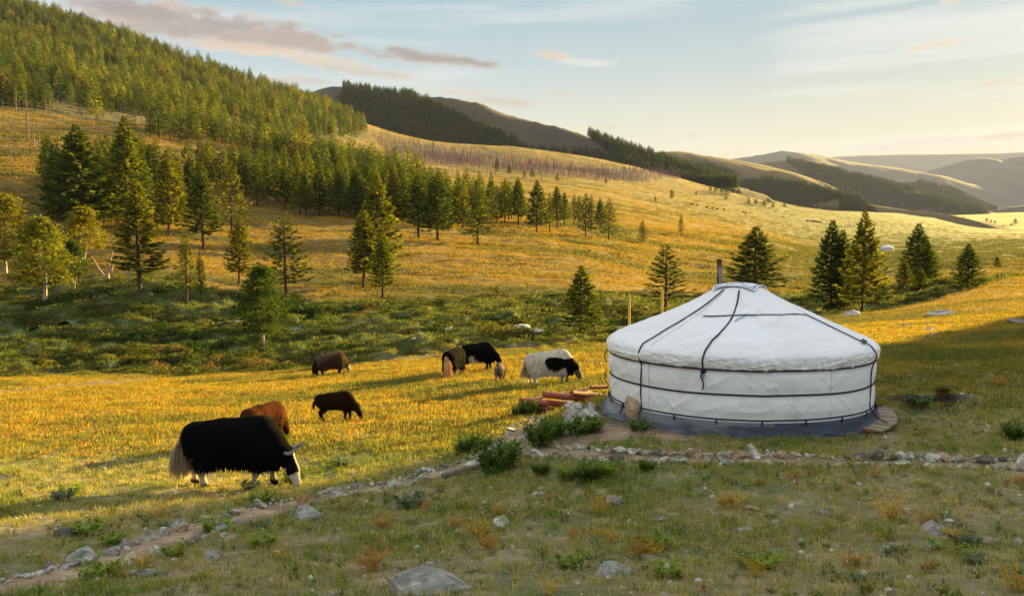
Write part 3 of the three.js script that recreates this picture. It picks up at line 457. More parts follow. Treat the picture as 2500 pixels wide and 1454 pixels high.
{
  const R = rng(8), L = [];
  for (let k = 0; k < 60000 && L.length < 7000; k++) {
    const z = 300 + 760 * Math.pow(R(), 0.7), t = -0.74 + 0.64 * R(), x = t * z, y0 = land(x, -z, false), [u, v] = pix(x, y0, -z);
    if (!inside(woodUpper, u, v) && !(z < 420 && inside(standPoly, u, v) && z > 330)) continue;
    if (fbm(x * 0.018, z * 0.018, 3) < -0.3 && R() < 0.8) continue;
    L.push([x, land(x, -z) - 0.3, -z, 9 + 8 * R() * R() + 2 * R()]);
  }
  forest('forest', 'dense mixed larch forest covering the left hillside', L, SMALL, forestMat, (r, x, z) => { const a = r(), k = 0.75 + 0.5 * r() + 0.3 * fbm(x * 0.02, z * 0.02, 2); return a < 0.12 ? [0.24 * k, 0.2 * k, 0.02 * k] : [mix(0.07, 0.22, a * a) * k, mix(0.115, 0.23, a * a) * k, 0.014 * k]; });
  const D = []; const deadG = [deadTree(61, 40, 0.9), deadTree(62, 30, 0.8)];
  for (let k = 0; k < 30000 && D.length < 3600; k++) { const z = 480 + 520 * R(), t = -0.2 + 0.45 * R(), x = t * z, [u, v] = pix(x, land(x, -z, false), -z); if (!inside(deadPoly, u, v)) continue; D.push([x, land(x, -z) - 0.2, -z, 3 + 5 * R() * R() + 2 * R()]); }
  for (let k = 0; k < 500; k++) { const z = 380 + 450 * R(), t = -0.2 + 0.36 * R(), x = t * z, [u, v] = pix(x, land(x, -z, false), -z); if (v < 400 || v > 470 || u < 980 || R() < (v - 395) / 70) continue; D.push([x, land(x, -z) - 0.2, -z, 4 + 5 * R()]); }
  forest('dead_forest', 'grey purple band of burnt bare trunks below the second hill', D, deadG, new THREE.MeshStandardMaterial({ color: new THREE.Color().setRGB(0.8, 0.85, 1.1), vertexColors: true, roughness: 1 }), (r) => { const k = 0.8 + 0.6 * r(); return [1.15 * k, 0.85 * k, 1.3 * k]; });
  const pick = (h, n, polys, seed, hh, tint, label) => { const r = rng(seed), A = []; for (let k = 0; k < n * 12 && A.length < n; k++) { const p = h.at(r(), -r()), [u, v] = pix(...p); if (!polys.some((q) => inside(q, u, v))) continue; if (seed !== 71 && fbm(p[0] * 0.012, p[2] * 0.012, 3) < -0.32) continue; A.push([p[0], p[1] - 0.4, p[2], hh * (0.7 + 0.6 * r())]); } forest('forest', label, A, SMALL.slice(0, 2), forestMat, tint); };
  const dark = (r) => { const k = 0.8 + 0.5 * r(); return [0.07 * k, 0.095 * k, 0.03 * k]; };
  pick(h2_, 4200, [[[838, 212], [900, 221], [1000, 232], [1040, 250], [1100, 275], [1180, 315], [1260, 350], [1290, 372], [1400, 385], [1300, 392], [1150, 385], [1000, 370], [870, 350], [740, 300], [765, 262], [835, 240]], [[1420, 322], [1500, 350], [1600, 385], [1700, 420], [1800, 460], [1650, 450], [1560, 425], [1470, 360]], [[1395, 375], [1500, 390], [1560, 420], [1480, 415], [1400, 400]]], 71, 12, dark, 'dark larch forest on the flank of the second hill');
  pick(h3_, 5000, [[[1500, 378], [1600, 385], [1700, 398], [1800, 425], [1900, 440], [2000, 462], [2100, 490], [2140, 520], [1900, 520], [1700, 480], [1500, 450]]], 72, 12, dark, 'forest along the foot of the bare brown ridge');
  pick(h4_, 5000, [[[1915, 388], [2000, 405], [2180, 450], [2400, 512], [2430, 545], [2300, 550], [2150, 545], [2050, 480], [1960, 430]]], 73, 15, dark, 'forest covering the green ridge above the valley');
  pick(h5_, 2500, [[[2250, 440], [2330, 462], [2440, 512], [2300, 520], [2180, 500], [2200, 460]]], 74, 15, dark, 'forest on the small rounded hill');
}
// ---------------------------------------------------------------- the felt tent
const std = (r, g, b, rough = 0.9, o = {}) => new THREE.MeshStandardMaterial({ color: new THREE.Color().setRGB(r, g, b), roughness: rough, ...o });
function surface(nu, nv, f, closed = false) { // f(u 0..1, v 0..1) -> [x, y, z, colour?]
  const p = [], c = [], uv = [], idx = []; let colored = false;
  for (let j = 0; j <= nv; j++) for (let i = 0; i <= nu; i++) { const q = f(closed && i === nu ? 0 : i / nu, j / nv); p.push(q[0], q[1], q[2]); if (q[3]) { colored = true; c.push(...q[3]); } uv.push(i / nu, j / nv); if (i < nu && j < nv) { const o = j * (nu + 1) + i; idx.push(o, o + 1, o + nu + 1, o + 1, o + nu + 2, o + nu + 1); } }
  const g = new THREE.BufferGeometry(); g.setAttribute('position', new THREE.Float32BufferAttribute(p, 3)); if (colored) g.setAttribute('color', new THREE.Float32BufferAttribute(c, 3)); g.setAttribute('uv', new THREE.Float32BufferAttribute(uv, 2)); g.setIndex(idx); g.computeVertexNormals(); return g;
}
const rope = (pts, r, closed = false, seg = 6) => new THREE.TubeGeometry(new THREE.CatmullRomCurve3(pts.map((p) => new THREE.Vector3(...p)), closed, 'centripetal'), pts.length * seg, r, 6, closed);
{
  const Y = new THREE.Group(); Y.position.copy(YURT);
  const DEG = Math.PI / 180, ruck = (s, y, k) => { let w = 0; for (let q = 0; q < 3; q++) { const a = s * (1.6 + q * 1.5) + y * (q % 2 ? 3.4 : -2.6) + q * 9 + k; w += (Math.pow(1 - Math.abs(vn(a, y * 0.9 + q * 5 + s * 0.17)), 3) - 0.3) / (1 + q * 0.6); } return w; };
  const wallR = (a, y) => { const s = a * 3, b1 = Math.min(Math.abs(y - 0.34), Math.abs(y - 0.85), Math.abs(y - 1.36)), puff = sst(0, 0.2, b1); return 2.975 + 0.022 * puff + (0.042 * ruck(s, y, 0) * (0.25 + 0.75 * puff) + 0.008 * vn(s * 9, y * 2.2) * puff) * (0.5 + 0.9 * sst(-0.3, 0.4, vn(s * 0.5, y * 1.2 + 4))); };
  const canvasC = (s, y) => { const d = 1.02 - 0.07 * sst(0.1, 0.5, fbm(s * 0.9 + 2, y * 3, 4)) - 0.10 * sst(0.22, 0.5, fbm(s * 2.3, y * 1.1 + 8, 4)); return [0.86 * d, 0.86 * d, 0.875 * Math.pow(d, 1.3)]; };
  const P = (phi, r, y) => [Math.sin(phi) * r, y, Math.cos(phi) * r];
  const canvas = new THREE.MeshStandardMaterial({ vertexColors: true, roughness: 0.9, bumpMap: grain, bumpScale: 0.0008, side: THREE.DoubleSide }), navy = std(0.016, 0.018, 0.035, 0.8), blueCord = std(0.05, 0.12, 0.35, 0.7), skirtM = new THREE.MeshStandardMaterial({ vertexColors: true, roughness: 0.85, side: THREE.DoubleSide });
  const wall = part('wall_cover', surface(540, 54, (u, v) => { const a = u * 2 * Math.PI, y = 0.27 + 1.13 * v; return [...P(a, wallR(a, y), y), canvasC(a * 3, y)]; }, true), canvas, Y);
  part('seam', rope([0, 1, 2, 3, 4, 5, 6].map((k) => { const y = 0.29 + k * 0.178, a = -52.5 * DEG; return P(a, wallR(a, y) + 0.004, y); }), 0.006), std(0.55, 0.55, 0.57), wall);
  part('seam', rope([0, 1, 2, 3, 4, 5, 6].map((k) => { const y = 0.29 + k * 0.178, a = 24 * DEG; return P(a, wallR(a, y) + 0.003, y); }), 0.005), std(0.6, 0.6, 0.62), wall);
  // roof: eave roll and cone
  const prof = [[2.98, 1.33], [3.04, 1.40], [3.07, 1.50], [3.06, 1.60], [2.99, 1.69], [2.85, 1.775], [2.4, 1.965], [1.8, 2.22], [1.2, 2.49], [0.8, 2.70], [0.6, 2.82], [0.4, 2.9], [0.0, 2.94]], pr = prof.map((q) => q[0]), py = prof.map((q) => q[1]), ps = prof.map((_, i) => i);
  const roofP = (a, s) => { const i = Math.min(s | 0, prof.length - 2), f = s - i, r0 = herm(ps, pr, s), y0 = herm(ps, py, s), e = 1 - sst(1.5, 5.0, s), n = ruck(a * 3, (3 - r0) * 1.6, 30); let r = r0 + e * (0.018 * vn(a * 31, s * 0.5) + 0.022 * ruck(a * 4.2, s * 0.5, 4) + 0.014 * vn(a * 60 + s, 2)), y = y0 + (1 - e) * (0.013 * n * sst(0.5, 1.2, r0) + 0.02 * vn(a * 3.2, r0 * 0.7) * sst(0.6, 1.5, r0)) - 0.012 * e * vn(a * 22, 3) * sst(1, 0, s); return [...P(a, r, y), canvasC(a * 2 + r0, r0 * 0.7 + 20)]; };
  const roofAt = (phi, r, lift = 0.026) => { let lo = 4, hi = 12; for (let k = 0; k < 24; k++) { const m = (lo + hi) / 2, q = roofP(phi, m); if (Math.hypot(q[0], q[2]) > r) lo = m; else hi = m; } const q = roofP(phi, lo); return [q[0] * (1 + lift * 0.12), q[1] + lift, q[2] * (1 + lift * 0.12)]; };
  const roof = part('roof_cover', surface(480, 96, (u, v) => roofP(u * 2 * Math.PI, v * (prof.length - 1.02)), true), canvas, Y);
  part('seam', rope([0.7, 1.2, 1.8, 2.3, 2.7, 2.95].map((r) => roofAt((-46 - r * 2.2) * DEG, r, 0.004)), 0.006), std(0.6, 0.6, 0.62), roof);
  // second layer round the crown, edged with cord
  const fa = -43 * DEG, fb = 47 * DEG, fr = (f) => 1.52 + 0.10 * Math.pow(Math.abs(f * 2 - 1), 2);
  const flap = part('crown_flap', surface(90, 24, (u, v) => { const a = mix(fa, fb, u), r = mix(0.5, fr(u), v), q = roofAt(a, r, 0.022 - 0.01 * v * v + 0.008 * vn(u * 7, v * 2)); return [...q, canvasC(u * 4 + 3, v * 2 + 40)]; }), canvas, roof);
  part('edge_cord', rope([0, 1, 2, 3, 4, 5, 6, 7, 8, 9, 10].map((k) => roofAt(mix(fa, fb, k / 10), fr(k / 10), 0.018)), 0.009), navy, flap);
  part('tie_cord', rope([[0, 1.5], [0.35, 1.6], [0.7, 1.68], [1, 1.78]].map(([f, r]) => roofAt(mix(-8, -17, f) * DEG, r, 0.02)), 0.009), blueCord, flap);
  // square crown cover with its blue pattern
  const cv = document.createElement('canvas'); cv.width = cv.height = 512; const g = cv.getContext('2d'); g.fillStyle = '#e9e9ee'; g.fillRect(0, 0, 512, 512); g.strokeStyle = '#2b3a8f';
  g.lineWidth = 15; g.strokeRect(26, 26, 460, 460); g.lineWidth = 6; g.strokeRect(54, 54, 404, 404); g.lineWidth = 17; g.lineJoin = 'miter';
  const S = (pts) => { g.beginPath(); pts.forEach(([x, y], i) => i ? g.lineTo(x, y) : g.moveTo(x, y)); g.stroke(); };
  S([[130, 190], [130, 130], [230, 130], [230, 230], [130, 230]]); S([[180, 130], [180, 300], [110, 300]]); S([[230, 180], [330, 180], [330, 120], [400, 120]]); S([[280, 150], [280, 390], [390, 390], [390, 330]]); S([[230, 280], [360, 280], [360, 230], [400, 230]]); S([[130, 380], [230, 380], [230, 330]]); S([[330, 280], [330, 340]]);
  const ct = new THREE.CanvasTexture(cv); ct.colorSpace = THREE.SRGBColorSpace;
  const cover = part('crown_cover', surface(40, 40, (u, v) => { const X = (u - 0.5) * 1.0, Z = (v - 0.5) * 1.0, c = Math.cos(31 * DEG), s = Math.sin(31 * DEG), x = X * c - Z * s, z = X * s + Z * c, r = Math.hypot(x, z), a = Math.atan2(x, z); return [x, Math.max(r < 0.56 ? 2.985 - 0.19 * r * r * 1.2 : 2.985 - 0.0715 - (r - 0.56) * 0.52, r > 0.52 ? roofAt(a, r, 0.045)[1] : 0) + 0.006 * vn(u * 6, v * 6), z]; }), new THREE.MeshStandardMaterial({ map: ct, roughness: 0.9, side: THREE.DoubleSide }), roof);
  for (const k of [0, 1, 2, 3]) part('hem', rope([0, 0.25, 0.5, 0.75, 1].map((f) => { const e = (f - 0.5) * 1.0, [X, Z] = [[e, -0.5], [0.5, e], [e, 0.5], [-0.5, e]][k], c = Math.cos(31 * DEG), s = Math.sin(31 * DEG), x = X * c - Z * s, z = X * s + Z * c, r = Math.hypot(x, z); return [x, Math.max(r < 0.56 ? 2.985 - 0.228 * r * r : 2.9135 - (r - 0.56) * 0.52, roofAt(Math.atan2(x, z), Math.min(r, 1), 0.045)[1]) - 0.002, z]; }), 0.012), std(0.8, 0.8, 0.83), cover);
  // ropes over the roof and down the wall
  const wallPt = (deg, y, off = 0.02) => P(deg * DEG, wallR(deg * DEG, y) + off, y), eave = (deg) => { const q = roofP(deg * DEG, 2.2); return [q[0] * 1.012, q[1], q[2] * 1.012]; }, eave2 = (deg) => { const q = roofP(deg * DEG, 0.8); return [q[0] * 1.014, q[1], q[2] * 1.014]; };
  part('rope', rope([roofAt(-49 * DEG, 0.62, 0.03), roofAt(-53 * DEG, 1.2), roofAt(-55 * DEG, 1.8), roofAt(-56 * DEG, 2.4), roofAt(-56.3 * DEG, 2.7), roofAt(-56.5 * DEG, 2.88), roofAt(-56.7 * DEG, 2.98), eave(-57), eave2(-57), wallPt(-57, 1.3), wallPt(-57, 1.0), wallPt(-57, 0.7), wallPt(-57, 0.35), wallPt(-57, 0.2, 0.09)], 0.016), navy, Y);
  part('rope', rope([roofAt(-15 * DEG, 0.66, 0.05), roofAt(-17 * DEG, 1.1, 0.03), roofAt(-20 * DEG, 1.7, 0.014), roofAt(-24 * DEG, 2.3), roofAt(-26 * DEG, 2.65), roofAt(-26.6 * DEG, 2.86), roofAt(-27 * DEG, 2.98), eave(-27.5), eave2(-27.5), wallPt(-27.5, 1.34, 0.03)], 0.019), navy, Y);
  const tail = part('rope_tail', rope([wallPt(-27.5, 1.36, 0.05), wallPt(-27.9, 1.2, 0.06), wallPt(-27.3, 1.05, 0.05), wallPt(-27.6, 0.93, 0.05)], 0.016), navy, Y);
  part('knot', new THREE.TorusKnotGeometry(0.035, 0.014, 40, 6).translate(...wallPt(-27.5, 1.31, 0.05)), navy, tail); part('loop', rope([wallPt(-27.5, 1.31, 0.05), wallPt(-28.2, 1.2, 0.07), wallPt(-27.2, 1.16, 0.07), wallPt(-27.0, 1.25, 0.06)], 0.01, true), navy, tail);
  part('rope', rope([roofAt(47 * DEG, 1.6), roofAt(48.5 * DEG, 2.0), roofAt(50 * DEG, 2.5), roofAt(51 * DEG, 2.7), roofAt(51.6 * DEG, 2.88), roofAt(52 * DEG, 2.98), eave(52.5), eave2(53), wallPt(53.2, 1.2, 0.03), wallPt(53.4, 0.8, 0.03), wallPt(53.3, 0.4, 0.03), P(54 * DEG, 3.12, 0.2), P(57 * DEG, 3.38, 0.02)], 0.014), navy, Y);
  // belts
  for (const [y, r] of [[1.36, 0.02], [0.85, 0.02], [0.34, 0.015]]) { const pts = []; for (let k = 0; k < 120; k++) { const a = k / 120 * 2 * Math.PI, yy = y + 0.012 * vn(a * 2.2 + y * 9, 1); pts.push(P(a, Math.max(wallR(a, yy), y > 1.3 ? 3.0 : 0) + 0.016, yy)); } part('belt', rope(pts, r, true, 3), navy, Y); }
  // grey blue skirt, its loops
  const skirt = part('skirt', surface(480, 22, (u, v) => { const a = u * 2 * Math.PI, s = a * 3, y = 0.30 * (1 - v) - 0.03 * v, fold = 0.03 * ruck(s * 0.8, v, 60) * v, deg = a > Math.PI ? a / DEG - 360 : a / DEG, flare = sst(-64, -78, deg) * (1 - sst(-100, -115, deg)); const r = 3.035 + (0.07 + 0.1 * flare) * v * v + 0.02 * v + fold + 0.006 * vn(s * 12, v * 3) * v, d = 0.8 + 0.3 * fbm(s * 1.3, v * 2 + 3, 4), k = sst(0.15, 0.55, fbm(s * 0.35 + 7, v, 3) + 0.35 * fbm(s * 2.1, v * 3 + 5, 3) + 0.12); return [...P(a, r, y + (flare ? 0.02 * v * flare : 0)), mixc([0.075 * d, 0.09 * d, 0.135 * d], [0.26 * d, 0.26 * d, 0.27 * d], k)]; }, true), skirtM, Y);
  for (const deg of [-82, -68, -57, -39, -22, -5, 12, 29, 46, 63, 80]) part('loop', new THREE.BoxGeometry(0.03, 0.11, 0.02).rotateY(deg * DEG).translate(...P(deg * DEG, 3.06, 0.30)), navy, skirt);
  part('hanging_strap', rope([P(-69 * DEG, 3.06, 0.33), P(-69 * DEG, 3.08, 0.22), P(-69.5 * DEG, 3.1, 0.1)], 0.013), navy, skirt);
  for (const [y, l] of [[1.28, 0.22], [0.8, 0.24]]) part('belt_tail', rope([P(-95 * DEG, 3.07, y + 0.1), P(-95 * DEG, 3.12, y - 0.02), P(-95 * DEG, 3.11, y - l * 0.6), P(-95 * DEG, 3.06, y - l)], 0.014), navy, Y);
  put(Y, 'felt_tent', 'large round white canvas tent with dark blue straps and grey skirt', 'tent');
  // floor boards that stick out on the right
  const D = new THREE.Group(); D.position.copy(YURT); const wood = [std(0.30, 0.24, 0.17), std(0.36, 0.28, 0.2), std(0.25, 0.2, 0.145)];
  for (let k = 0; k < 9; k++) { const a = 44 + k * 5.2; part('plank', new THREE.BoxGeometry(0.25, 0.035, 0.46).rotateY(a * DEG).rotateX(0).translate(...P(a * DEG, 3.24, 0.03 + 0.006 * (k % 3))), wood[k % 3], D); }
  put(D, 'floor_platform', 'weathered wooden floor boards under the right side of the white tent', 'platform');
  // stove pipe
  const pipe = new THREE.Group(), p0 = new THREE.Vector3(-0.36, 2.6, -0.35); pipe.position.copy(YURT).add(p0);
  const rust = new THREE.MeshStandardMaterial({ vertexColors: true, roughness: 0.6, metalness: 0.35 });
  part('tube', surface(20, 14, (u, v) => { const a = u * 2 * Math.PI, n = fbm(a * 1.5, v * 5, 3), c = mixc([0.26, 0.22, 0.2], [0.06, 0.03, 0.02], clamp(sst(0.72, 0.88, v + 0.1 * n) + 0.5 * sst(0.1, 0.4, n), 0, 1)); return [Math.sin(a) * 0.06 - v * 0.05, v * 0.91, Math.cos(a) * 0.06, c]; }, true), rust, pipe);
  part('rim', new THREE.TorusGeometry(0.06, 0.008, 6, 20).rotateX(Math.PI / 2).translate(-0.05, 0.91, 0), std(0.05, 0.03, 0.025, 0.7), pipe); part('liner', new THREE.CylinderGeometry(0.05, 0.05, 0.8, 16, 1, true).translate(-0.045, 0.5, 0), std(0.03, 0.025, 0.022, 0.9, { side: THREE.DoubleSide }), pipe);
  put(pipe, 'stove_pipe', 'rusty metal stove pipe sticking up behind the tent crown', 'stove pipe');
  const st = rockMesh(2, [0.28, 0.24, 0.19]); st.scale.set(0.16, 0.055, 0.1); const q = roofAt(50.5 * DEG, 2.86, 0.06); st.position.set(YURT.x + q[0], YURT.y + q[1], YURT.z + q[2]); st.rotation.set(0.2, 0.5, -0.35); put(st, 'stone', 'flat stone weighing down the roof edge of the tent', 'stone');
}
// far tent in the valley
{
  const p = at(2167, 612, 60), g = new THREE.Group(), R = 15 / F * -p.z; g.position.copy(p); const w = std(0.8, 0.79, 0.78);
  part('wall_cover', new THREE.LatheGeometry([[R * 0.97, -0.3], [R * 0.98, R * 0.2], [R, R * 0.55]].map((q) => new THREE.Vector2(...q)), 32), w, g);
  part('roof_cover', new THREE.LatheGeometry([[R * 1.02, R * 0.52], [R * 1.02, R * 0.6], [R * 0.55, R * 0.82], [R * 0.16, R * 0.98], [0, R * 1.0]].map((q) => new THREE.Vector2(...q)), 32), w, g);
  part('belt', new THREE.TorusGeometry(R * 1.0, R * 0.02, 5, 32).rotateX(Math.PI / 2).translate(0, R * 0.35, 0), std(0.2, 0.18, 0.2), g);
  put(g, 'felt_tent', 'tiny distant white tent out on the valley floor', 'tent');
}
// ---------------------------------------------------------------- stones
function rockGeo(seed) {
  const R = rng(seed), g = new THREE.IcosahedronGeometry(1, 3), p = g.attributes.position, c = [], cuts = []; for (let k = 0; k < 12; k++) { const a = R() * 6.3, e = (R() - 0.35) * 1.6; cuts.push([Math.cos(a) * Math.cos(e), Math.sin(e), Math.sin(a) * Math.cos(e), 0.38 + 0.4 * R()]); }
  for (let i = 0; i < p.count; i++) {
    let x = p.getX(i), y = p.getY(i), z = p.getZ(i); for (const [a, b, d, l] of cuts) { const q = x * a + y * b + z * d; if (q > l) { x -= a * (q - l); y -= b * (q - l); z -= d * (q - l); } }
    const n = 0.07 * n3(x * 2.1 + seed, y * 2.1, z * 2.1) + 0.04 * n3(x * 6, y * 6 + seed, z * 6), s = 1 + n * 1.8; p.setXYZ(i, x * s, y * s, z * s);
  }
  for (let i = 0; i < p.count; i++) { const x = p.getX(i), y = p.getY(i), z = p.getZ(i), t = 1.08 + 0.8 * n3(x * 3 + seed, y * 5, z * 3) + 0.4 * n3(x * 11, y * 11, z * 11 + seed), li = sst(0.12, 0.4, n3(x * 2 + 9, y * 2 + seed, z * 2)); c.push(t * mix(1, 0.78, li), t * mix(1, 0.84, li), t * mix(1, 0.66, li)); }
  g.setAttribute('color', new THREE.Float32BufferAttribute(c, 3)); g.computeVertexNormals(); return g;
}
function rockMesh(k, c) { rockMesh.t ??= (() => { const t = grainTexture(9, 0.35, 1.2, 10, 40); t.repeat.set(3, 2); return t; })(); rockMesh.g ??= [1, 2, 3, 4, 5, 6, 7].map((s) => rockGeo(s * 17)); rockMesh.m ??= {}; const key = c.join(); rockMesh.m[key] ??= new THREE.MeshStandardMaterial({ color: new THREE.Color().setRGB(...c), vertexColors: true, roughness: 0.95, map: rockMesh.t, bumpMap: rockMesh.t, bumpScale: 0.05 }); return new THREE.Mesh(rockMesh.g[k % 7], rockMesh.m[key]); }
const PALE = [0.9, 0.84, 0.73], GREY = [0.58, 0.54, 0.48], TAN = [0.74, 0.53, 0.34], DARK = [0.24, 0.2, 0.165], ROCKS = [PALE, GREY, TAN, PALE, DARK, [0.66, 0.6, 0.49]];
const RS = rng(404);
function stone(p, s, c, label, group, o = {}) { s *= 1.3; const m = rockMesh((RS() * 7) | 0, c); m.scale.set(s * (o.sx ?? 0.85 + 0.4 * RS()), s * (o.sy ?? 0.42 + 0.3 * RS()), s * (o.sz ?? 0.7 + 0.35 * RS())); m.position.set(p.x, p.y + (o.up ?? 0.18) * m.scale.y, p.z); m.rotation.set((RS() - 0.5) * 0.5, o.ry ?? RS() * 6.3, (RS() - 0.5) * 0.5); return put(m, 'stone', label, 'stone', group); }
const onPix = (u, v) => at(u, v, 3.5);
[[1070, 1440, 115, GREY, 'largest long lichen grey boulder at the bottom edge', { sx: 1.05, sy: 0.32, sz: 0.6, ry: 0.15, up: 0.25 }], [205, 1352, 31, PALE, 'bright white angular stone beside the path at lower left', { sx: 1, sy: 0.75, sz: 0.8 }], [762, 1268, 41, GREY, 'big dark sided boulder at the near edge of the path', { sx: 1, sy: 0.62, sz: 0.8, ry: 0.2 }], [440, 1296, 22, TAN, 'tan upright stone on the far edge of the path', { sy: 0.7 }], [335, 1368, 36, TAN, 'flat tan rock bulging out of the path edge', { sx: 1.1, sy: 0.3 }], [1226, 1282, 26, PALE, 'pale pointed stone in the grass right of centre bottom', { sy: 0.8 }], [310, 1404, 20, GREY, 'left one of two rounded grey stones below the path', { sy: 0.7 }], [352, 1406, 23, GREY, 'right one of two rounded grey stones below the path', { sy: 0.55 }], [520, 1366, 26, GREY, 'dark speckled stone alone below the path', { sy: 0.5 }], [2290, 1302, 32, GREY, 'dark grey wedge shaped stone at lower right', { sy: 0.75, ry: 0.4 }], [1497, 1228, 24, GREY, 'squat grey stone beside yellow grass below the stone rows', { sy: 0.6 }], [1500, 1402, 56, GREY, 'jagged layered grey rock near the bottom centre', { sy: 0.42, ry: 0.3 }], [1582, 1364, 22, GREY, 'small grey stone right of the jagged layered rock', {}], [2172, 1342, 24, PALE, 'pale blue-grey stone amid weeds at lower right', { sy: 0.7 }], [2420, 1326, 26, TAN, 'low rounded beige stone near the right edge', { sy: 0.5 }], [2488, 1324, 15, PALE, 'small pale stone at the right edge', { sy: 0.8 }], [168, 1308, 26, DARK, 'dark stone on the grass above the white angular stone', { sy: 0.6 }], [1552, 1028, 25, TAN, 'upright tan boulder leaning on the tent skirt', { sx: 1.15, sy: 1.2, sz: 1.0, up: 0.75 }], [1612, 1272, 17, GREY, 'grey flat stone left of the pale slab', {}], [1842, 1242, 24, TAN, 'pale thin slab lying in the right grass', { sy: 0.2 }], [1322, 1208, 15, GREY, 'lone brown grey pebble stone above the middle grass', {}], [220, 1303, 20, PALE, 'flat pale stone half sunk in the left grass', { sy: 0.25 }], [555, 1312, 16, PALE, 'white oblong stone next to two others under the path', {}], [650, 1220, 12, GREY, 'small stone below the grazing yak', { sy: 0.4 }], [2020, 1252, 15, GREY, 'little blue grey stone in the right middle grass', {}], [1820, 1295, 22, GREY, 'flat greenish stone right of centre', { sy: 0.4 }], [1910, 1290, 12, DARK, 'tiny dark stone with white streak', {}], [545, 912, 20, PALE, 'pale slab on the grass beyond the brown calf', { sy: 0.4 }], [2300, 770, 26, GREY, 'long grey rock on the sunny grass at right', { sy: 0.35 }], [2080, 772, 16, PALE, 'pale mossy rock below the tallest right larch', { sy: 0.7 }], [2490, 790, 18, DARK, 'dark brown rock at the right edge of the sunny grass', { sy: 0.6 }], [1262, 806, 22, PALE, 'biggest white rock in the stream bed', { sy: 0.45 }], [728, 1168, 22, PALE, 'flat pale rock right of the black yak muzzle', { sy: 0.3 }]]
  .forEach(([u, v, w, c, l, o]) => { const p = onPix(u, v); stone(p, w / F * -p.z * 1.05, c, l, undefined, o); });
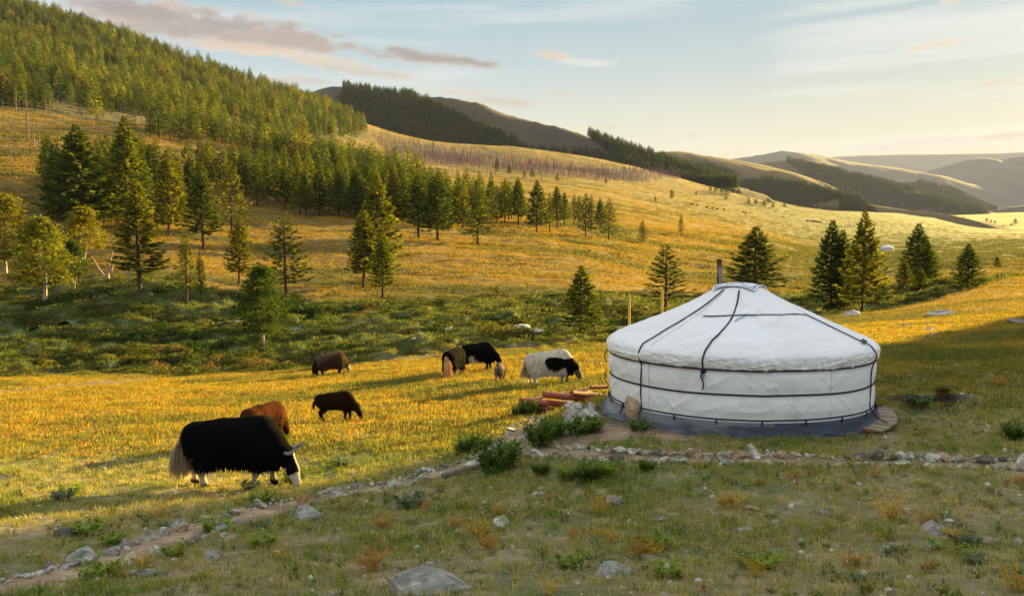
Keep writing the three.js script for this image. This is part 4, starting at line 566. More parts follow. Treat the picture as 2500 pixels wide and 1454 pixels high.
// rows of stones along the paths
{
  const R = rng(6), row = (path, off, label, group, lo, hi, step, cols, t0, t1) => {
    const cv = new THREE.CatmullRomCurve3(path.map(([x, z]) => new THREE.Vector3(x, 0, z))), L = cv.getLength(); let d = t0 * L;
    while (d < t1 * L) { const f = d / L, p = cv.getPointAt(f), t = cv.getTangentAt(f), o = off + (R() - 0.5) * 0.16, x = p.x - t.z * o, z = p.z + t.x * o, s = lo + (hi - lo) * Math.pow(R(), 1.8); if (fbm(d * 0.9 + off * 9, 3, 2) > -0.25) stone({ x, y: land(x, z), z }, s, cols[(R() * cols.length) | 0], label, group, { up: 0.35, sy: 0.45 + 0.4 * R() }); d += s * (1.1 + step * R()); }
  };
  const C1 = [PALE, PALE, GREY, [0.66, 0.6, 0.49], GREY], C2 = [TAN, PALE, [0.66, 0.6, 0.49], TAN, DARK, PALE];
  row(pathA, -0.42, 'pale rough stone in the row on the far edge of the diagonal path', 'far edge stones of the diagonal path', 0.06, 0.14, 3.6, C1, 0.10, 0.86);
  row(pathA, 0.42, 'pale rough stone in the row on the near edge of the diagonal path', 'near edge stones of the diagonal path', 0.06, 0.145, 3.6, C1, 0.10, 0.84);
  row(pathB, -0.40, 'tan or grey stone in the row nearer the tent', 'stones in the row nearer the tent', 0.08, 0.18, 1.1, C2, 0.08, 0.95);
  row(pathB, 0.40, 'tan or grey stone in the row farther from the tent', 'stones in the row farther from the tent', 0.07, 0.14, 1.6, C2, 0.08, 0.95);
  // rubble bank by the red logs
  for (let k = 0; k < 44; k++) { const u = 1378 + 80 * R(), v = 985 + 62 * R() + (u - 1378) * 0.12, p = onPix(u, v); stone({ x: p.x, y: p.y + 0.06 * R(), z: p.z }, 0.06 + 0.15 * R() * R(), [PALE, PALE, [0.66, 0.6, 0.49]][(R() * 3) | 0], 'tan broken stone in the rubble bank between red logs and tent', 'stones of the rubble bank', { sy: 0.5 + 0.3 * R(), up: 0.5 }); }
  stone(onPix(1400, 1022), 0.27, [0.66, 0.6, 0.49], 'largest grey rock of the rubble bank by the logs', undefined, { sx: 1, sy: 0.7, sz: 0.8, up: 0.35 });
  stone(onPix(1432, 968), 0.24, TAN, 'tan cap stone on top of the rubble bank', undefined, { sx: 1, sy: 0.6, sz: 0.8, up: 0.4 });
  for (let k = 0; k < 14; k++) { const p = onPix(1000 + 330 * R(), 800 + 28 * R()); stone(p, 0.15 + 0.3 * R(), PALE, 'white rock scattered along the stream bed', 'white rocks in the stream bed', { sy: 0.35 }); }
  for (let k = 0; k < 12; k++) { const p = onPix(2180 + 320 * R(), 765 + 60 * R()); stone(p, 0.1 + 0.2 * R(), GREY, 'grey rock scattered on the sunny grass right of the tent', 'rocks on the right sunny grass', { sy: 0.4 }); }
  // loose stones of the foreground, uncountable
  const N = 3800, g = new THREE.IcosahedronGeometry(1, 1), pp = g.attributes.position; for (let i = 0; i < pp.count; i++) { const s = 1 + 0.35 * n3(pp.getX(i) * 2.3, pp.getY(i) * 2.3, pp.getZ(i) * 2.3); pp.setXYZ(i, pp.getX(i) * s, pp.getY(i) * s * 0.5, pp.getZ(i) * s * 0.8); } g.computeVertexNormals();
  const im = new THREE.InstancedMesh(g, std(1, 1, 1, 0.95), N), M = new THREE.Matrix4(), c = new THREE.Color(), E = new THREE.Euler(), Q = new THREE.Quaternion();
  for (let i = 0; i < N; i++) { let z = 5 + 34 * Math.pow(R(), 1.3), x = (-0.62 + 1.24 * R()) * z, s = 0.012 + 0.05 * Math.pow(R(), 3.2); if (i < 1300) { const A = i < 600 ? pathA : pathB, q = Math.floor(R() * (A.length - 1)), f = R(), o = (R() < 0.5 ? -1 : 1) * (0.4 + 0.12 * (R() - 0.5)), dx = A[q + 1][0] - A[q][0], dz = A[q + 1][1] - A[q][1], l = Math.hypot(dx, dz); x = A[q][0] + dx * f - dz / l * o; z = -(A[q][1] + dz * f + dx / l * o); s = 0.02 + 0.05 * R() * R(); } const k = ROCKS[(R() * 6) | 0].map((q) => q * 0.55); M.compose(new THREE.Vector3(x, land(x, -z) + s * 0.25, -z), Q.setFromEuler(E.set(R() * 0.6, R() * 6.3, R() * 0.6)), new THREE.Vector3(s, s, s)); im.setMatrixAt(i, M); im.setColorAt(i, c.setRGB(...k)); }
  setting(im, 'gravel', 'loose small stones strewn through the foreground grass', 'stuff');
}
// ---------------------------------------------------------------- water in the stream bed
{
  const cv = new THREE.CatmullRomCurve3(stream.map(([x, z]) => new THREE.Vector3(x, 0, z))), n = 260;
  const g = surface(n, 4, (u, v) => { const p = cv.getPointAt(u), t = cv.getTangentAt(u), w = 0.5 + 0.3 * vn(u * 40, 1), o = (v - 0.5) * 2 * w; return [p.x - t.z * o, land(p.x, p.z) + 0.1 + 0.01 * vn(u * 300, v * 9), p.z + t.x * o]; });
  const m = new THREE.MeshPhysicalMaterial({ color: new THREE.Color().setRGB(0.10, 0.11, 0.09), roughness: 0.12, bumpMap: grain, bumpScale: 0.02 });
  setting(new THREE.Mesh(g, m), 'stream', 'narrow stream winding through the marsh');
}
// ---------------------------------------------------------------- posts, logs
const px3 = (u, v, z) => { const [a, b] = ray(u, v); return new THREE.Vector3(a * z, EYE + b * z, -z); };
const postMat = std(0.78, 0.45, 0.10, 0.8, { bumpMap: grain, bumpScale: 0.004 });
[[1537, 717, 30, 'left yellow wooden post behind the tent'], [1617, 705, 29, 'right yellow wooden post behind the tent, beside the dark larch']].forEach(([u, v, z, l]) => { const t = px3(u, v, z), y0 = land(t.x, t.z) - 0.2, h = t.y - y0, m = new THREE.Mesh(new THREE.CylinderGeometry(0.035, 0.06, h, 10, 6).translate(0, h / 2, 0), postMat); m.position.set(t.x, y0, t.z); put(m, 'wooden_post', l, 'post', 'yellow posts'); });
{
  const red = std(0.33, 0.085, 0.04, 0.65, { bumpMap: grain, bumpScale: 0.005 }), redDark = std(0.2, 0.05, 0.03, 0.7), pale = std(0.42, 0.27, 0.15, 0.8), grey = std(0.16, 0.13, 0.10, 0.9, { bumpMap: grain, bumpScale: 0.006 });
  const log = (a, b, r, m, name, label, group, endM) => {
    const g = new THREE.Group(), d = b.clone().sub(a), L = d.length(); g.position.copy(a); g.quaternion.setFromUnitVectors(new THREE.Vector3(0, 1, 0), d.clone().normalize());
    part('shaft', surface(18, 10, (u, v) => { const w = u * 2 * Math.PI, k = r * (1 + 0.05 * vn(Math.cos(w) * 1.5 + r * 99, v * 4 + Math.sin(w)) - 0.06 * v); return [Math.sin(w) * k, v * L, Math.cos(w) * k]; }, true), m, g);
    for (const y of [0, L]) part('cut_end', new THREE.CylinderGeometry(r * (y ? 0.93 : 0.985), r * (y ? 0.93 : 0.985), 0.012, 16).translate(0, y, 0), endM ?? redDark, g); put(g, name, label, 'log', group);
  };
  const Zl = 26;
  log(px3(1270, 977, Zl - 0.4), px3(1336, 986, Zl - 0.2), 0.1, red, 'red_log', 'short red peeled log, leftmost upper one of the pile', 'red logs');
  log(px3(1267, 990, Zl - 0.3), px3(1330, 997, Zl - 0.2), 0.09, red, 'red_log', 'short red log under the leftmost log', 'red logs');
  log(px3(1327, 962, Zl), px3(1445, 976, Zl + 0.2), 0.1, red, 'red_log', 'longest red log lying on top of the middle pile', 'red logs');
  log(px3(1330, 981, Zl + 0.1), px3(1430, 992, Zl + 0.3), 0.085, red, 'red_log', 'red log under the longest log', 'red logs');
  log(px3(1331, 986, Zl - 0.25), px3(1323, 976, Zl + 1.2), 0.09, red, 'red_log', 'red log end pointing at the viewer under the longest log', 'red logs');
  log(px3(1396, 960, Zl - 0.25), px3(1470, 966, Zl + 0.6), 0.09, red, 'red_log', 'red log nearest the tent on top of the longest log', 'red logs');
  log(px3(1442, 945, Zl + 1.5), px3(1480, 944, Zl + 1.9), 0.06, red, 'red_log', 'small red log end half hidden behind the dirt bank', 'red logs');
  log(px3(1298, 974, Zl + 0.6), px3(1490, 938, Zl + 2.4), 0.035, pale, 'pole', 'long pale stripped pole slanting up behind the red logs', undefined, pale);
  log(px3(1440, 962, Zl - 0.3), px3(1492, 967, Zl - 0.6), 0.04, pale, 'pole', 'short pale pole running from the red logs to the tent', undefined, pale);
  const a = at(1080, 1168), b = at(1192, 1138); a.y += 0.05; b.y += 0.06; log(a, b, 0.055, grey, 'weathered_log', 'grey weathered log lying along the near edge of the path', undefined, grey);
}
// ---------------------------------------------------------------- yaks: one continuous body, with coat, tail, horns and eyes
const coatMat = new THREE.MeshPhysicalMaterial({ vertexColors: true, roughness: 0.85, side: THREE.DoubleSide, transmission: 0.12, thickness: 0, specularIntensity: 0.08 }), skinMat = new THREE.MeshPhysicalMaterial({ vertexColors: true, roughness: 1, specularIntensity: 0.1 }), hornMat = std(0.2, 0.18, 0.16, 0.45), eyeMat = std(0.01, 0.008, 0.008, 0.15);
function yakBody(o) {
  const { calf = false, graze = 1, step = 0.1, res = 84, hairy = 1, headTurn = 0 } = o, k = [], C = (a, ra, b, rb) => k.push([...a, ra, ...b, rb]);
  const hx_ = 0.94, hy = mix(0.95, 0.60, graze), mx = mix(1.25, 1.13, graze), my = mix(0.72, 0.11, graze), ht = headTurn;
  C([-0.83, 1.0, 0], 0.30, [-0.3, 0.98, 0], 0.35); C([-0.3, 0.99, 0], 0.36, [0.32, 0.98, 0], 0.40); C([0.15, 1.1, 0], 0.26, [0.46, 1.12, 0], 0.28); C([0.3, 0.95, 0], 0.38, [0.58, 0.88, 0], 0.31); C([0.55, 0.93, 0], 0.28, [hx_ - 0.06, hy + 0.06, ht * 0.4], 0.17);
  C([hx_ - 0.05, hy + 0.04, ht * 0.4], 0.175, [mix(hx_, mx, 0.55), mix(hy, my, 0.55), ht * 0.7], 0.115); C([mix(hx_, mx, 0.5), mix(hy, my, 0.5), ht * 0.7], 0.11, [mx, my, ht], 0.082);
  if (!calf) { C([-0.6, 0.84, 0], 0.29, [0.4, 0.80, 0], 0.31); C([0.5, 0.75, 0], 0.22, [0.7, 0.62, 0], 0.12); } else C([-0.5, 0.88, 0], 0.26, [0.35, 0.86, 0], 0.28);
  for (const s of [-1, 1]) {
    const q = s * step, z = 0.17 * s, f = -s * step * 0.8;
    C([-0.74, 0.92, z * 0.8], 0.22, [-0.66 + q * 0.5, 0.63, z], 0.145); C([-0.66 + q * 0.5, 0.63, z], 0.13, [-0.86 + q, 0.38, z], 0.07); C([-0.86 + q, 0.38, z], 0.066, [-0.82 + q * 1.25, 0.11, z], 0.05); C([-0.82 + q * 1.25, 0.1, z], 0.055, [-0.78 + q * 1.25, 0.045, z], 0.06);
    C([0.42, 0.85, z], 0.19, [0.46 + f * 0.5, 0.55, z * 1.05], 0.105); C([0.46 + f * 0.5, 0.55, z], 0.09, [0.47 + f, 0.36, z], 0.066); C([0.47 + f, 0.36, z], 0.062, [0.45 + f * 1.3, 0.11, z], 0.048); C([0.45 + f * 1.3, 0.1, z], 0.053, [0.49 + f * 1.3, 0.045, z], 0.058);
    const ex = mix(hx_, mx, 0.02) - 0.06, ey = mix(hy, my, 0.1) + 0.06; C([ex, ey, ht * 0.4 + 0.12 * s], 0.035, [ex - 0.05, ey + 0.02, ht * 0.4 + 0.25 * s], 0.02);
  }
  const S = 1.45, oy = 0.72, mc = new MarchingCubes(res, skinMat, false, false, 260000); mc.isolation = 0; const fld = mc.field, half = res / 2, leg = calf ? 0.9 : 1;
  for (let zi = 0; zi < res; zi++) { const Z = (zi - half) / half * S; for (let yi = 0; yi < res; yi++) { const Y = (yi - half) / half * S + oy; for (let xi = 0; xi < res; xi++) {
    const X = (xi - half) / half * S; let d = -1; const id = zi * res * res + yi * res + xi; if (Math.abs(Z) > 0.62 || Y < -0.1 || Y > 1.6) { fld[id] = -1; continue; }
    let acc = 0; for (const [ax, ay, az, ra, bx, by, bz, rb] of k) { const ux = bx - ax, uy = by - ay, uz = bz - az, t = clamp(((X - ax) * ux + (Y - ay) * uy + (Z - az) * uz) / (ux * ux + uy * uy + uz * uz), 0, 1), dd = Math.hypot(X - ax - ux * t, Y - ay - uy * t, (Z - az - uz * t) * 1.02) - ra - (rb - ra) * t; if (dd < 0.35) acc += Math.exp(-dd * 34); }
    d = acc > 0 ? -Math.log(acc) / 34 : 0.35; if (Y > 0.45) d += 0.018 * n3(X * 9, Y * 7, Z * 9); fld[id] = -d;
  } } }
  mc.update(); const n = mc.count ?? mc.geometry.drawRange.count, P = mc.positionArray.slice(0, n * 3), N = mc.normalArray.slice(0, n * 3);
  for (let i = 0; i < n * 3; i += 3) { P[i] *= S; P[i + 1] = P[i + 1] * S + oy; P[i + 2] *= S; const l = Math.hypot(N[i], N[i + 1], N[i + 2]) || 1; N[i] /= l; N[i + 1] /= l; N[i + 2] /= l; }
  return { P, N, n, head: [hx_, hy, mx, my, ht] };
}
function yak(o) {
  const b = yakBody(o), { P, N, n } = b, [hx_, hy, mx, my, ht] = b.head, R = rng(o.seed ?? 1), col = new Float32Array(n * 3), G = new THREE.Group(), calf = !!o.calf;
  const paint = (x, y, z) => o.paint(x, y, z, { hx: hx_, hy, mx, my, f: clamp(((x - hx_) * (mx - hx_) + (y - hy) * (my - hy)) / ((mx - hx_) ** 2 + (my - hy) ** 2), -1, 1.3) });
  for (let i = 0; i < n; i++) { const c = paint(P[i * 3], P[i * 3 + 1], P[i * 3 + 2]), k = 0.8 + 0.4 * n3(P[i * 3] * 14, P[i * 3 + 1] * 5, P[i * 3 + 2] * 14); col[i * 3] = c[0] * k; col[i * 3 + 1] = c[1] * k; col[i * 3 + 2] = c[2] * k; }
  const g = new THREE.BufferGeometry(); g.setAttribute('position', new THREE.BufferAttribute(P, 3)); g.setAttribute('normal', new THREE.BufferAttribute(N, 3)); g.setAttribute('color', new THREE.BufferAttribute(col, 3));
  part('body', g, skinMat, G);
  // coat: strands that lie down the flanks and hang from the belly
  const T = new Tris(), cnt = o.strands ?? 7000;
  for (let q = 0; q < cnt; q++) {
    const i = ((R() * n) | 0) * 3, x = P[i], y = P[i + 1], z = P[i + 2]; if (y < 0.42) continue; const head = x > 0.82; const nx = N[i], ny = N[i + 1], nz = N[i + 2];
    const low = sst(0.98, 0.6, y) * (head ? 0.1 : 1), len = (0.05 + (calf ? 0.06 : (o.hair ?? 0.17)) * low) * (0.6 + 0.7 * R()) * (head ? 0.5 : 1), c = paint(x, y, z), k = 0.65 + 0.7 * R(), w = 0.012 + 0.012 * R();
    let dx = nx * 0.35 - 0.35 * (1 - low) + (R() - 0.5) * 0.35, dy = ny * 0.3 - 0.75 + (ny > 0.6 ? 0.45 : 0), dz = nz * 0.35 + (R() - 0.5) * 0.3; const l = Math.hypot(dx, dy, dz); dx /= l; dy /= l; dz /= l;
    let wx = ny * dz - nz * dy, wy = nz * dx - nx * dz, wz = nx * dy - ny * dx; const wl = Math.hypot(wx, wy, wz) || 1; wx *= w / wl; wy *= w / wl; wz *= w / wl;
    const bx = x - nx * 0.012, by = y - ny * 0.012, bz = z - nz * 0.012; T.tri([bx - wx, by - wy, bz - wz], [bx + wx, by + wy, bz + wz], [bx + dx * len, Math.max(0.3, by + dy * len), bz + dz * len], [c[0] * k, c[1] * k, c[2] * k]);
  }
  part('coat', T.geo(), coatMat, G);
  // tail
  const t = new Tris(), tc = o.tail ?? [0.03, 0.025, 0.02], tl = o.tailLen ?? (calf ? 0.5 : 0.82), tw = o.tailW ?? (calf ? 0.06 : 0.15);
  for (let q = 0; q < (calf ? 260 : 900); q++) { const a = R() * 6.3, r = tw * Math.sqrt(R()), s0 = R() * 0.35, y0 = 1.08 - s0 * tl, L = tl * (0.45 + 0.5 * R()), x0 = -1.06 - 0.05 * s0 + Math.cos(a) * r * 0.35, z0 = Math.sin(a) * r * 0.4, y1 = Math.max(0.12, y0 - L), x1 = -1.16 + Math.cos(a) * r - 0.06 * R(), z1 = Math.sin(a) * r + (o.swish ?? 0), k = 0.7 + 0.6 * R(), w = 0.012, dark = sst(0.6, 0.25, y1) * (o.tailDark ?? 0.35), c = [tc[0] * k * (1 - dark), tc[1] * k * (1 - dark * 1.15), tc[2] * k * (1 - dark * 1.35)], m = [mix(x0, x1, 0.55) - 0.04, mix(y0, y1, 0.5), mix(z0, z1, 0.6)]; t.tri([x0, y0, z0 - w], [x0, y0, z0 + w], m, c); t.tri([m[0], m[1], m[2] - w], [m[0], m[1], m[2] + w], [x1, y1, z1], c); t.tri([x0, y0, z0 - w], m, [m[0], m[1], m[2] + w * 1.5], c); }
  t.tube([[-0.98, 1.1, 0], [-1.07, 1.04, 0], [-1.1, 0.8, 0]], [0.06, 0.055, 0.02], 6, tc); part('tail', t.geo(), coatMat, G);
  if (o.horns) for (const s of [-1, 1]) { const bx = hx_ - 0.02, by = hy + 0.1, h = o.horns; part('horn', new THREE.TubeGeometry(new THREE.CatmullRomCurve3([[bx, by - 0.02, ht * 0.4 + 0.08 * s], [bx + 0.03, by + 0.02, ht * 0.4 + 0.2 * s * h], [bx + 0.13 * h, by + 0.03, ht * 0.4 + 0.27 * s * h], [bx + 0.25 * h, by + 0.1 * h, ht * 0.4 + 0.22 * s * h]].map((q) => new THREE.Vector3(...q))), 12, 0.034, 7).scale(1, 1, 1), hornMat, G); part('horn_tip', new THREE.ConeGeometry(0.027, 0.12, 7).rotateZ(-0.9).translate(bx + 0.29 * h, by + 0.13 * h, ht * 0.4 + 0.21 * s * h), hornMat, G); }
  for (const s of [-1, 1]) part('eye', new THREE.SphereGeometry(0.02, 8, 6).translate(mix(hx_, mx, 0.3) + 0.03, mix(hy, my, 0.3) + 0.02, ht * 0.6 + s * 0.12), eyeMat, G);
  const p = at(...o.at); G.position.set(p.x, p.y, p.z); G.scale.setScalar(o.scale); G.rotation.y = o.turn;
  // tilt with the slope under its feet
  const c = Math.cos(o.turn), s = -Math.sin(o.turn), dh = land(p.x + c, p.z + s, false) - land(p.x - c, p.z - s, false); G.rotation.order = 'YXZ'; G.rotation.z = Math.atan2(dh, 2);
  put(G, 'yak', o.label, 'yak'); return G;
}
const BLACK = [0.0045, 0.004, 0.004], CREAM = [0.55, 0.44, 0.33], WHITE = [0.6, 0.53, 0.44], BROWN = [0.075, 0.022, 0.008], nz_ = (x, y, z, f = 3) => n3(x * f, y * f, z * f);
yak({ seed: 2, at: [588, 1188], scale: 1.02, turn: -0.02, step: 0.13, res: 100, strands: 16000, horns: 1, tail: [0.95, 0.85, 0.7], tailDark: 0.3, tailLen: 0.92, tailW: 0.23, headTurn: 0.10, label: 'large black yak with white tail and white blazed face grazing in front',
  paint: (x, y, z, h) => { if (x > 0.8 && y < 0.75) { if (h.f > 0.62 || (Math.abs(z - 0.04) < 0.05 && h.f > -0.1) || (x < 0.93 && y < 0.42)) return WHITE; return BLACK; } if (y < 0.44 && x < 0.75) return mixc([0.5, 0.42, 0.34], BLACK, sst(0.16, 0.08, y)); return BLACK; } });
yak({ seed: 3, at: [648, 1080], scale: 0.74, turn: 1.1, calf: true, strands: 9000, tail: BROWN, label: 'reddish brown calf half hidden behind the large black yak', paint: (x, y, z, h) => mixc(BROWN, [0.11, 0.038, 0.014], sst(0.0, 0.4, nz_(x, y, z))) });
yak({ seed: 4, at: [826, 1026], scale: 0.66, turn: -0.08, calf: true, step: 0.08, strands: 9000, tail: [0.04, 0.018, 0.01], label: 'dark brown calf grazing alone in the middle of the meadow', paint: (x, y, z, h) => h.f > 0.9 ? [0.12, 0.08, 0.06] : [0.018, 0.007, 0.004] });
yak({ seed: 5, at: [812, 916], scale: 0.98, turn: 0.75, step: 0.07, strands: 8000, tail: [0.06, 0.035, 0.022], label: 'grey brown yak with pale face near the marsh edge', paint: (x, y, z, h) => h.f > 0.3 && x > 0.85 ? WHITE : mixc([0.055, 0.03, 0.02], [0.12, 0.085, 0.065], sst(-0.1, 0.35, nz_(x, y, z, 2) + 0.3 * (y - 0.9))) });
yak({ seed: 6, at: [1110, 919], scale: 1.0, turn: 1.25, step: 0.04, strands: 8000, tail: [0.62, 0.36, 0.16], tailLen: 0.98, tailW: 0.22, tailDark: 0.1, swish: 0.16, label: 'black yak seen from behind with a big blond tail', paint: (x, y, z) => y < 0.3 ? [0.3, 0.22, 0.15] : BLACK });
yak({ seed: 7, at: [1172, 902], scale: 1.0, turn: -0.12, step: 0.06, strands: 8000, tail: [0.9, 0.74, 0.55], tailDark: 0.1, tailW: 0.22, label: 'black yak with white belly and white rump behind the small calf', paint: (x, y, z) => x < -0.86 && y > 0.5 ? CREAM : (y < 0.78 && Math.abs(x + 0.1) < 0.4 && nz_(x, y, z) > -0.15 ? CREAM : BLACK) });
yak({ seed: 8, at: [1222, 931], scale: 0.60, turn: 1.42, calf: true, step: 0.03, strands: 7000, tail: [0.07, 0.045, 0.03], label: 'small grey brown calf standing with its back to the viewer', paint: (x, y, z) => mixc([0.10, 0.065, 0.045], [0.28, 0.2, 0.14], sst(0.0, 0.3, nz_(x, y, z, 2) + 0.5 * Math.abs(z))) });
yak({ seed: 9, at: [1352, 938], scale: 1.0, turn: -0.1, step: 0.10, res: 92, strands: 12000, horns: 0, tail: [0.95, 0.88, 0.76], tailDark: 0, tailW: 0.22, tailLen: 0.95, hair: 0.2, label: 'white yak with black shoulder patch and black neck beside the tent', paint: (x, y, z, h) => { const n = nz_(x, y, z, 2.4); if (x > 0.55 && y < 1.05 && h.f < 0.12) return BLACK; if (x > 0.9 && h.f > 0.1 && h.f < 0.7 && Math.abs(z) > 0.09) return [0.16, 0.1, 0.07]; const d = Math.hypot((x - 0.15) / 0.42, (y - 0.95) / 0.22); if (d + 1.1 * n < 0.85) return BLACK; if (y < 0.12) return [0.08, 0.06, 0.05]; if (x > 0.3 && y < 0.6 && y > 0.1) return mixc(WHITE, [0.1, 0.07, 0.05], 0.5); return WHITE; } });
// far herd on the golden slope
{
  const b = yakBody({ res: 40 }), g = new THREE.BufferGeometry(); g.setAttribute('position', new THREE.BufferAttribute(b.P, 3)); g.setAttribute('normal', new THREE.BufferAttribute(b.N, 3));
  const mats = [std(0.03, 0.02, 0.015), std(0.06, 0.035, 0.02), std(0.02, 0.018, 0.018)], R = rng(31);
  [[1687, 500], [1692, 501], [1704, 503], [1727, 508], [1740, 511], [1751, 513], [1768, 514], [1816, 520], [1823, 522], [1832, 522], [1971, 541], [1977, 542], [1984, 542], [1990, 543], [1996, 543], [2002, 545], [2075, 554]].forEach(([u, v], i) => { const p = at(u, v, 60), m = new THREE.Mesh(g, mats[i % 3]); m.position.copy(p); m.rotation.y = R() * 6.3; m.scale.setScalar(u > 1960 ? 1.15 : 0.9); const far = u < 1800; put(m, 'grazing_animal', u > 2050 ? 'tiny dark grazing animal just left of the tallest right larch' : far ? 'tiny dark animal of the scattered herd high on the golden slope' : u < 1900 ? 'tiny dark animal of the trio on the golden slope' : 'tiny dark animal of the row standing above the right larches', 'cattle', u > 2050 ? undefined : far ? 'scattered far herd' : u < 1900 ? 'trio of far animals' : 'row of far animals'); });
}

// ---------------------------------------------------------------- grass, herbs and shrubs
function tuft(seed, n, h, spread, w, bend, o = {}) {
  const R = rng(seed), T = new Tris();
  for (let i = 0; i < n; i++) {
    const a = R() * 6.283, r = spread * Math.sqrt(R()), x = Math.cos(a) * r, z = Math.sin(a) * r, b = a + (R() - 0.5) * 2, l = h * (0.45 + 0.75 * R()), le = bend * (0.3 + R()) * l, dx = Math.cos(b) * le, dz = Math.sin(b) * le, ww = w * (0.7 + 0.6 * R()), px_ = -Math.sin(b + R()) * ww, pz = Math.cos(b + R()) * ww, k = 0.75 + 0.5 * R(), c = [k, k, k * 0.95];
    const A = [x - px_, -0.02, z - pz], B = [x + px_, -0.02, z + pz], m = [x + dx * 0.35, l * 0.55, z + dz * 0.35], C = [m[0] - px_ * 0.75, m[1], m[2] - pz * 0.75], D = [m[0] + px_ * 0.75, m[1], m[2] + pz * 0.75], t = [x + dx, l * (1 - 0.25 * bend), z + dz];
    T.tri(A, B, C, c); T.tri(B, D, C, c); T.tri(C, D, t, c);
    if (o.leafy) for (let q = 0; q < o.leafy; q++) { const f = 0.25 + 0.75 * R(), X = x + dx * f * f, Y = l * f, Z = z + dz * f * f, aa = R() * 6.3, ll = o.leaf * (0.6 + 0.8 * R()), ex = Math.cos(aa) * ll, ez = Math.sin(aa) * ll, up = ll * (R() * 0.9), s = ll * 0.22; T.tri([X - ez / ll * s, Y, Z + ex / ll * s], [X + ez / ll * s, Y, Z - ex / ll * s], [X + ex, Y + up, Z + ez], c); }
  }
  return T.geo();
}
const grassMat = new THREE.MeshPhysicalMaterial({ vertexColors: true, roughness: 1, transmission: 0.45, thickness: 0, side: THREE.DoubleSide, specularIntensity: 0.1 });
function scatter(name, label, geos, list) {
  const G = new THREE.Group();
  geos.forEach((g, k) => {
    const mine = list.filter((_, i) => i % geos.length === k), im = new THREE.InstancedMesh(g, grassMat, mine.length), M = new THREE.Matrix4(), Q = new THREE.Quaternion(), E = new THREE.Euler(), c = new THREE.Color(), R = rng(k + 3);
    mine.forEach(([x, y, z, s, sy, col], i) => { M.compose(new THREE.Vector3(x, y, z), Q.setFromEuler(E.set((R() - 0.5) * 0.25, R() * 6.3, (R() - 0.5) * 0.25)), new THREE.Vector3(s, sy, s)); im.setMatrixAt(i, M); im.setColorAt(i, c.setRGB(...col)); });
    im.name = 'tufts'; G.add(im);
  });
  setting(G, name, label, 'stuff');
}
const GREEN = [0.12, 0.165, 0.024], OLIVE = [0.21, 0.20, 0.045], STRAW = [0.44, 0.32, 0.045], GOLD = [0.45, 0.255, 0.02], RUST = [0.33, 0.13, 0.03], SAGE = [0.30, 0.33, 0.20], NOLIVE = [0.39, 0.345, 0.075], NGREEN = [0.21, 0.26, 0.035], NSTRAW = [0.56, 0.45, 0.18];
